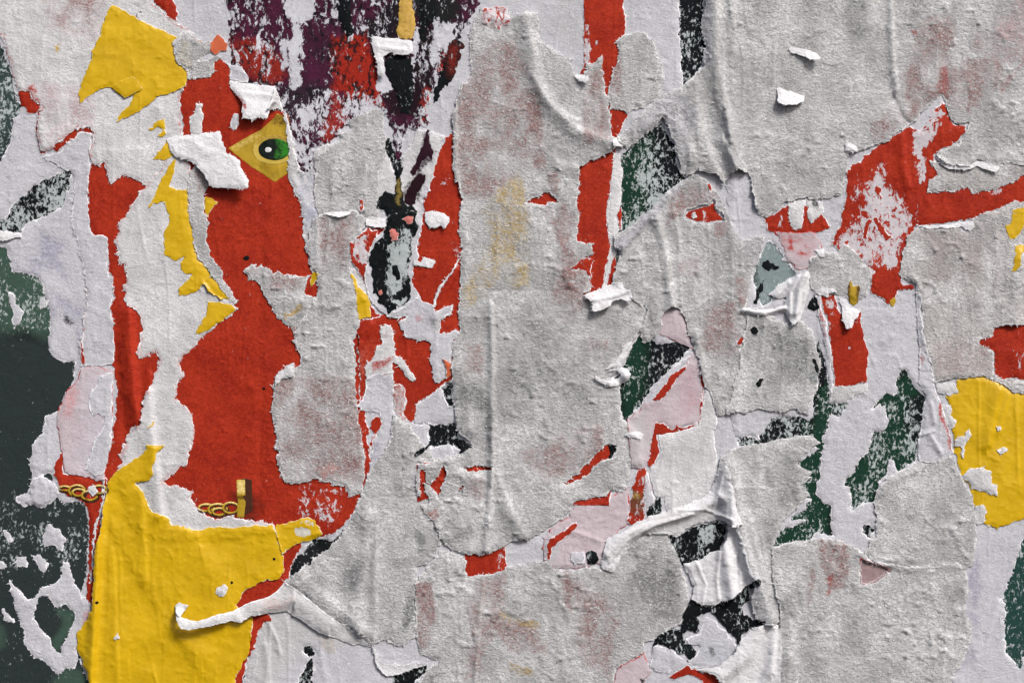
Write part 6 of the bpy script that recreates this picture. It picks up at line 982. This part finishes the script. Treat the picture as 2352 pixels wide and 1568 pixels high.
# curls that really turn over
S('white_curled_flap', 'two-pointed white flap curling over the lower end of the tall red strip', 'paper flap', 'white',
  [(1340, 678), (1378, 664), (1412, 650), (1426, 652), (1436, 664), (1446, 666), (1452, 684), (1440, 692), (1424, 688), (1404, 694), (1400, 704), (1382, 712), (1362, 716), (1358, 706), (1364, 696), (1350, 690)],
  t=2.6, warp=1.2, fine=1.0, rag=0.8, relief=1.2, extra=tilt(1400, 655, 80, 50, 14, 1.2), ridges=[([(1350, 690), (1400, 684), (1444, 668)], 5, 4)], stains=[([(1345, 680), (1360, 676), (1356, 690)], PINKI, 0.4, 5), ([(1376, 692), (1396, 694), (1394, 704), (1380, 702)], (0.5, 0.3, 0.33), 0.4, 5)])
S('white_torn_lip', 'white torn lip just above the small ring-shaped curl, centre right', 'paper chip', 'white', [(1450, 786), (1444, 808), (1432, 830), (1424, 840), (1410, 842), (1391, 849), (1398, 840), (1412, 832), (1424, 812), (1436, 790)], t=1.6, warp=1.0, fine=0.9, rag=0.6, relief=1.0, lift=(1.5, 5))
S('white_ring_curl', 'thin white ribbon curled into an open ring beside the dark green patch', 'paper curl', 'white',
  [(1396, 849), (1420, 843), (1437, 847), (1447, 858), (1445, 868), (1434, 878), (1415, 886), (1396, 887), (1380, 880), (1368, 868), (1363, 860), (1372, 864), (1384, 872), (1400, 874), (1414, 870), (1423, 862), (1422, 852), (1408, 850)],
  t=1.4, warp=0.8, fine=0.7, rag=0.5, relief=0.8, skirt=1.0, extra=lambda X, Y: 15 * np.exp(-((X - 1436) / 16.0) ** 2 - ((Y - 862) / 16.0) ** 2) + 5 * np.clip((1445 - X) / 80, 0, 1), drape=2)
S('white_fan_flap', 'crumpled white fan-shaped flap in the middle of the right half', 'paper flap', 'white',
  [(1857, 624), (1839, 626), (1815, 638), (1795, 652), (1775, 667), (1762, 677), (1785, 686), (1802, 684), (1800, 700), (1780, 708), (1764, 710), (1730, 712), (1704, 706), (1700, 714), (1716, 722), (1740, 724), (1770, 722), (1800, 716), (1806, 730), (1812, 740), (1821, 746), (1836, 738), (1842, 714), (1852, 687), (1857, 655)],
  t=1.8, warp=1.0, fine=1.0, rag=0.8, relief=1.4, skirt=1.2,
  ridges=[([(1848, 628), (1832, 665), (1826, 720)], 4, 6), ([(1830, 635), (1812, 670), (1812, 720)], 3.5, 5), ([(1810, 650), (1780, 680)], 5, 4), ([(1852, 640), (1846, 690)], 3, 3), ([(1706, 710), (1760, 718), (1800, 708)], 4, 5)],
  extra=lambda X, Y: 9 * np.exp(-((X - 1832 + 0.2 * (Y - 680)) / 20.0) ** 2))

# ---------------------------------------------------------------- loose fibres: on torn edges and on the rough backing
def fibres():
    r = np.random.RandomState(5); V = []; F = []
    E = np.concatenate(EDGEPTS); E = E[(E[:, 0] > -10) & (E[:, 0] < W0 + 10) & (E[:, 1] > -10) & (E[:, 1] < H0 + 10)]
    ii = ((E[:, 0] - GX0) / ST).astype(int); jj = ((E[:, 1] - GY0) / ST).astype(int)
    E = E[E[:, 2] > HMAP[jj, ii] - 3.0]
    items = []
    for x, y, z, nx_, ny_ in E:
        a = math.atan2(ny_, nx_) + r.normal(0, 0.6); items.append((x, y, z + 0.1, a, r.gamma(1.6, 1.2) + 0.8, 0.5 + 0.6 * r.rand(), r.normal(0, 0.5), -0.6 + 1.2 * r.rand()))
    fi = [k for k, m in enumerate(MATS) if m in ('fibre', 'warm')]; so = [k for k, m in enumerate(MATS) if m in ('soft', 'pale')]
    for _ in range(26000):
        x = r.rand() * W0; y = r.rand() * H0; i = int((x - GX0) / ST); j = int((y - GY0) / ST); m = TOPM[j, i]
        if not (m in fi or (m in so and r.rand() < 0.14)): continue
        items.append((x, y, HMAP[j, i] + 0.25, r.normal(0, 0.7) + (math.pi if r.rand() < .5 else 0), 2.0 + r.gamma(2.0, 1.3), 0.35 + 0.4 * r.rand(), r.normal(0, 0.8), 0.3 + 1.3 * r.rand()))
    for x, y, z, a, L, w_, bend, up in items:
        k0 = len(V); n = 4
        for q in range(n):
            u = q / (n - 1); aa = a + bend * u; ww = w_ * (1 - 0.8 * u * u)
            px_ = x + math.cos(aa) * L * u; py_ = y + math.sin(aa) * L * u; pz_ = z + up * math.sin(u * 2.2)
            V.append(to_world(px_ - math.sin(aa) * ww, py_ + math.cos(aa) * ww, pz_)); V.append(to_world(px_ + math.sin(aa) * ww, py_ - math.cos(aa) * ww, pz_ + 0.25))
        for q in range(n - 1): b = k0 + 2 * q; F.append((b, b + 2, b + 3, b + 1))
    V = np.array(V); o = link_mesh('loose_paper_fibres', V, np.array(F), np.zeros((0, 3), int), MATS['white'], (0.0, 0.0, 1.5))
    n = len(V); set_attrs(o.data, edge=np.full(n, 30.0), stain=np.zeros((n, 4)), wear=np.zeros(n))
    setprops(o, 'fine white paper fibres standing up all over the rough grey sheets and torn edges', 'paper fibres', kind='stuff')
    print('fibres', len(items))
fibres()
nobj = len([o for o in bpy.data.objects if o.type == 'MESH']); nt_ = sum(len(o.data.polygons) for o in bpy.data.objects if o.type == 'MESH')
print('objects', nobj, 'faces', nt_)
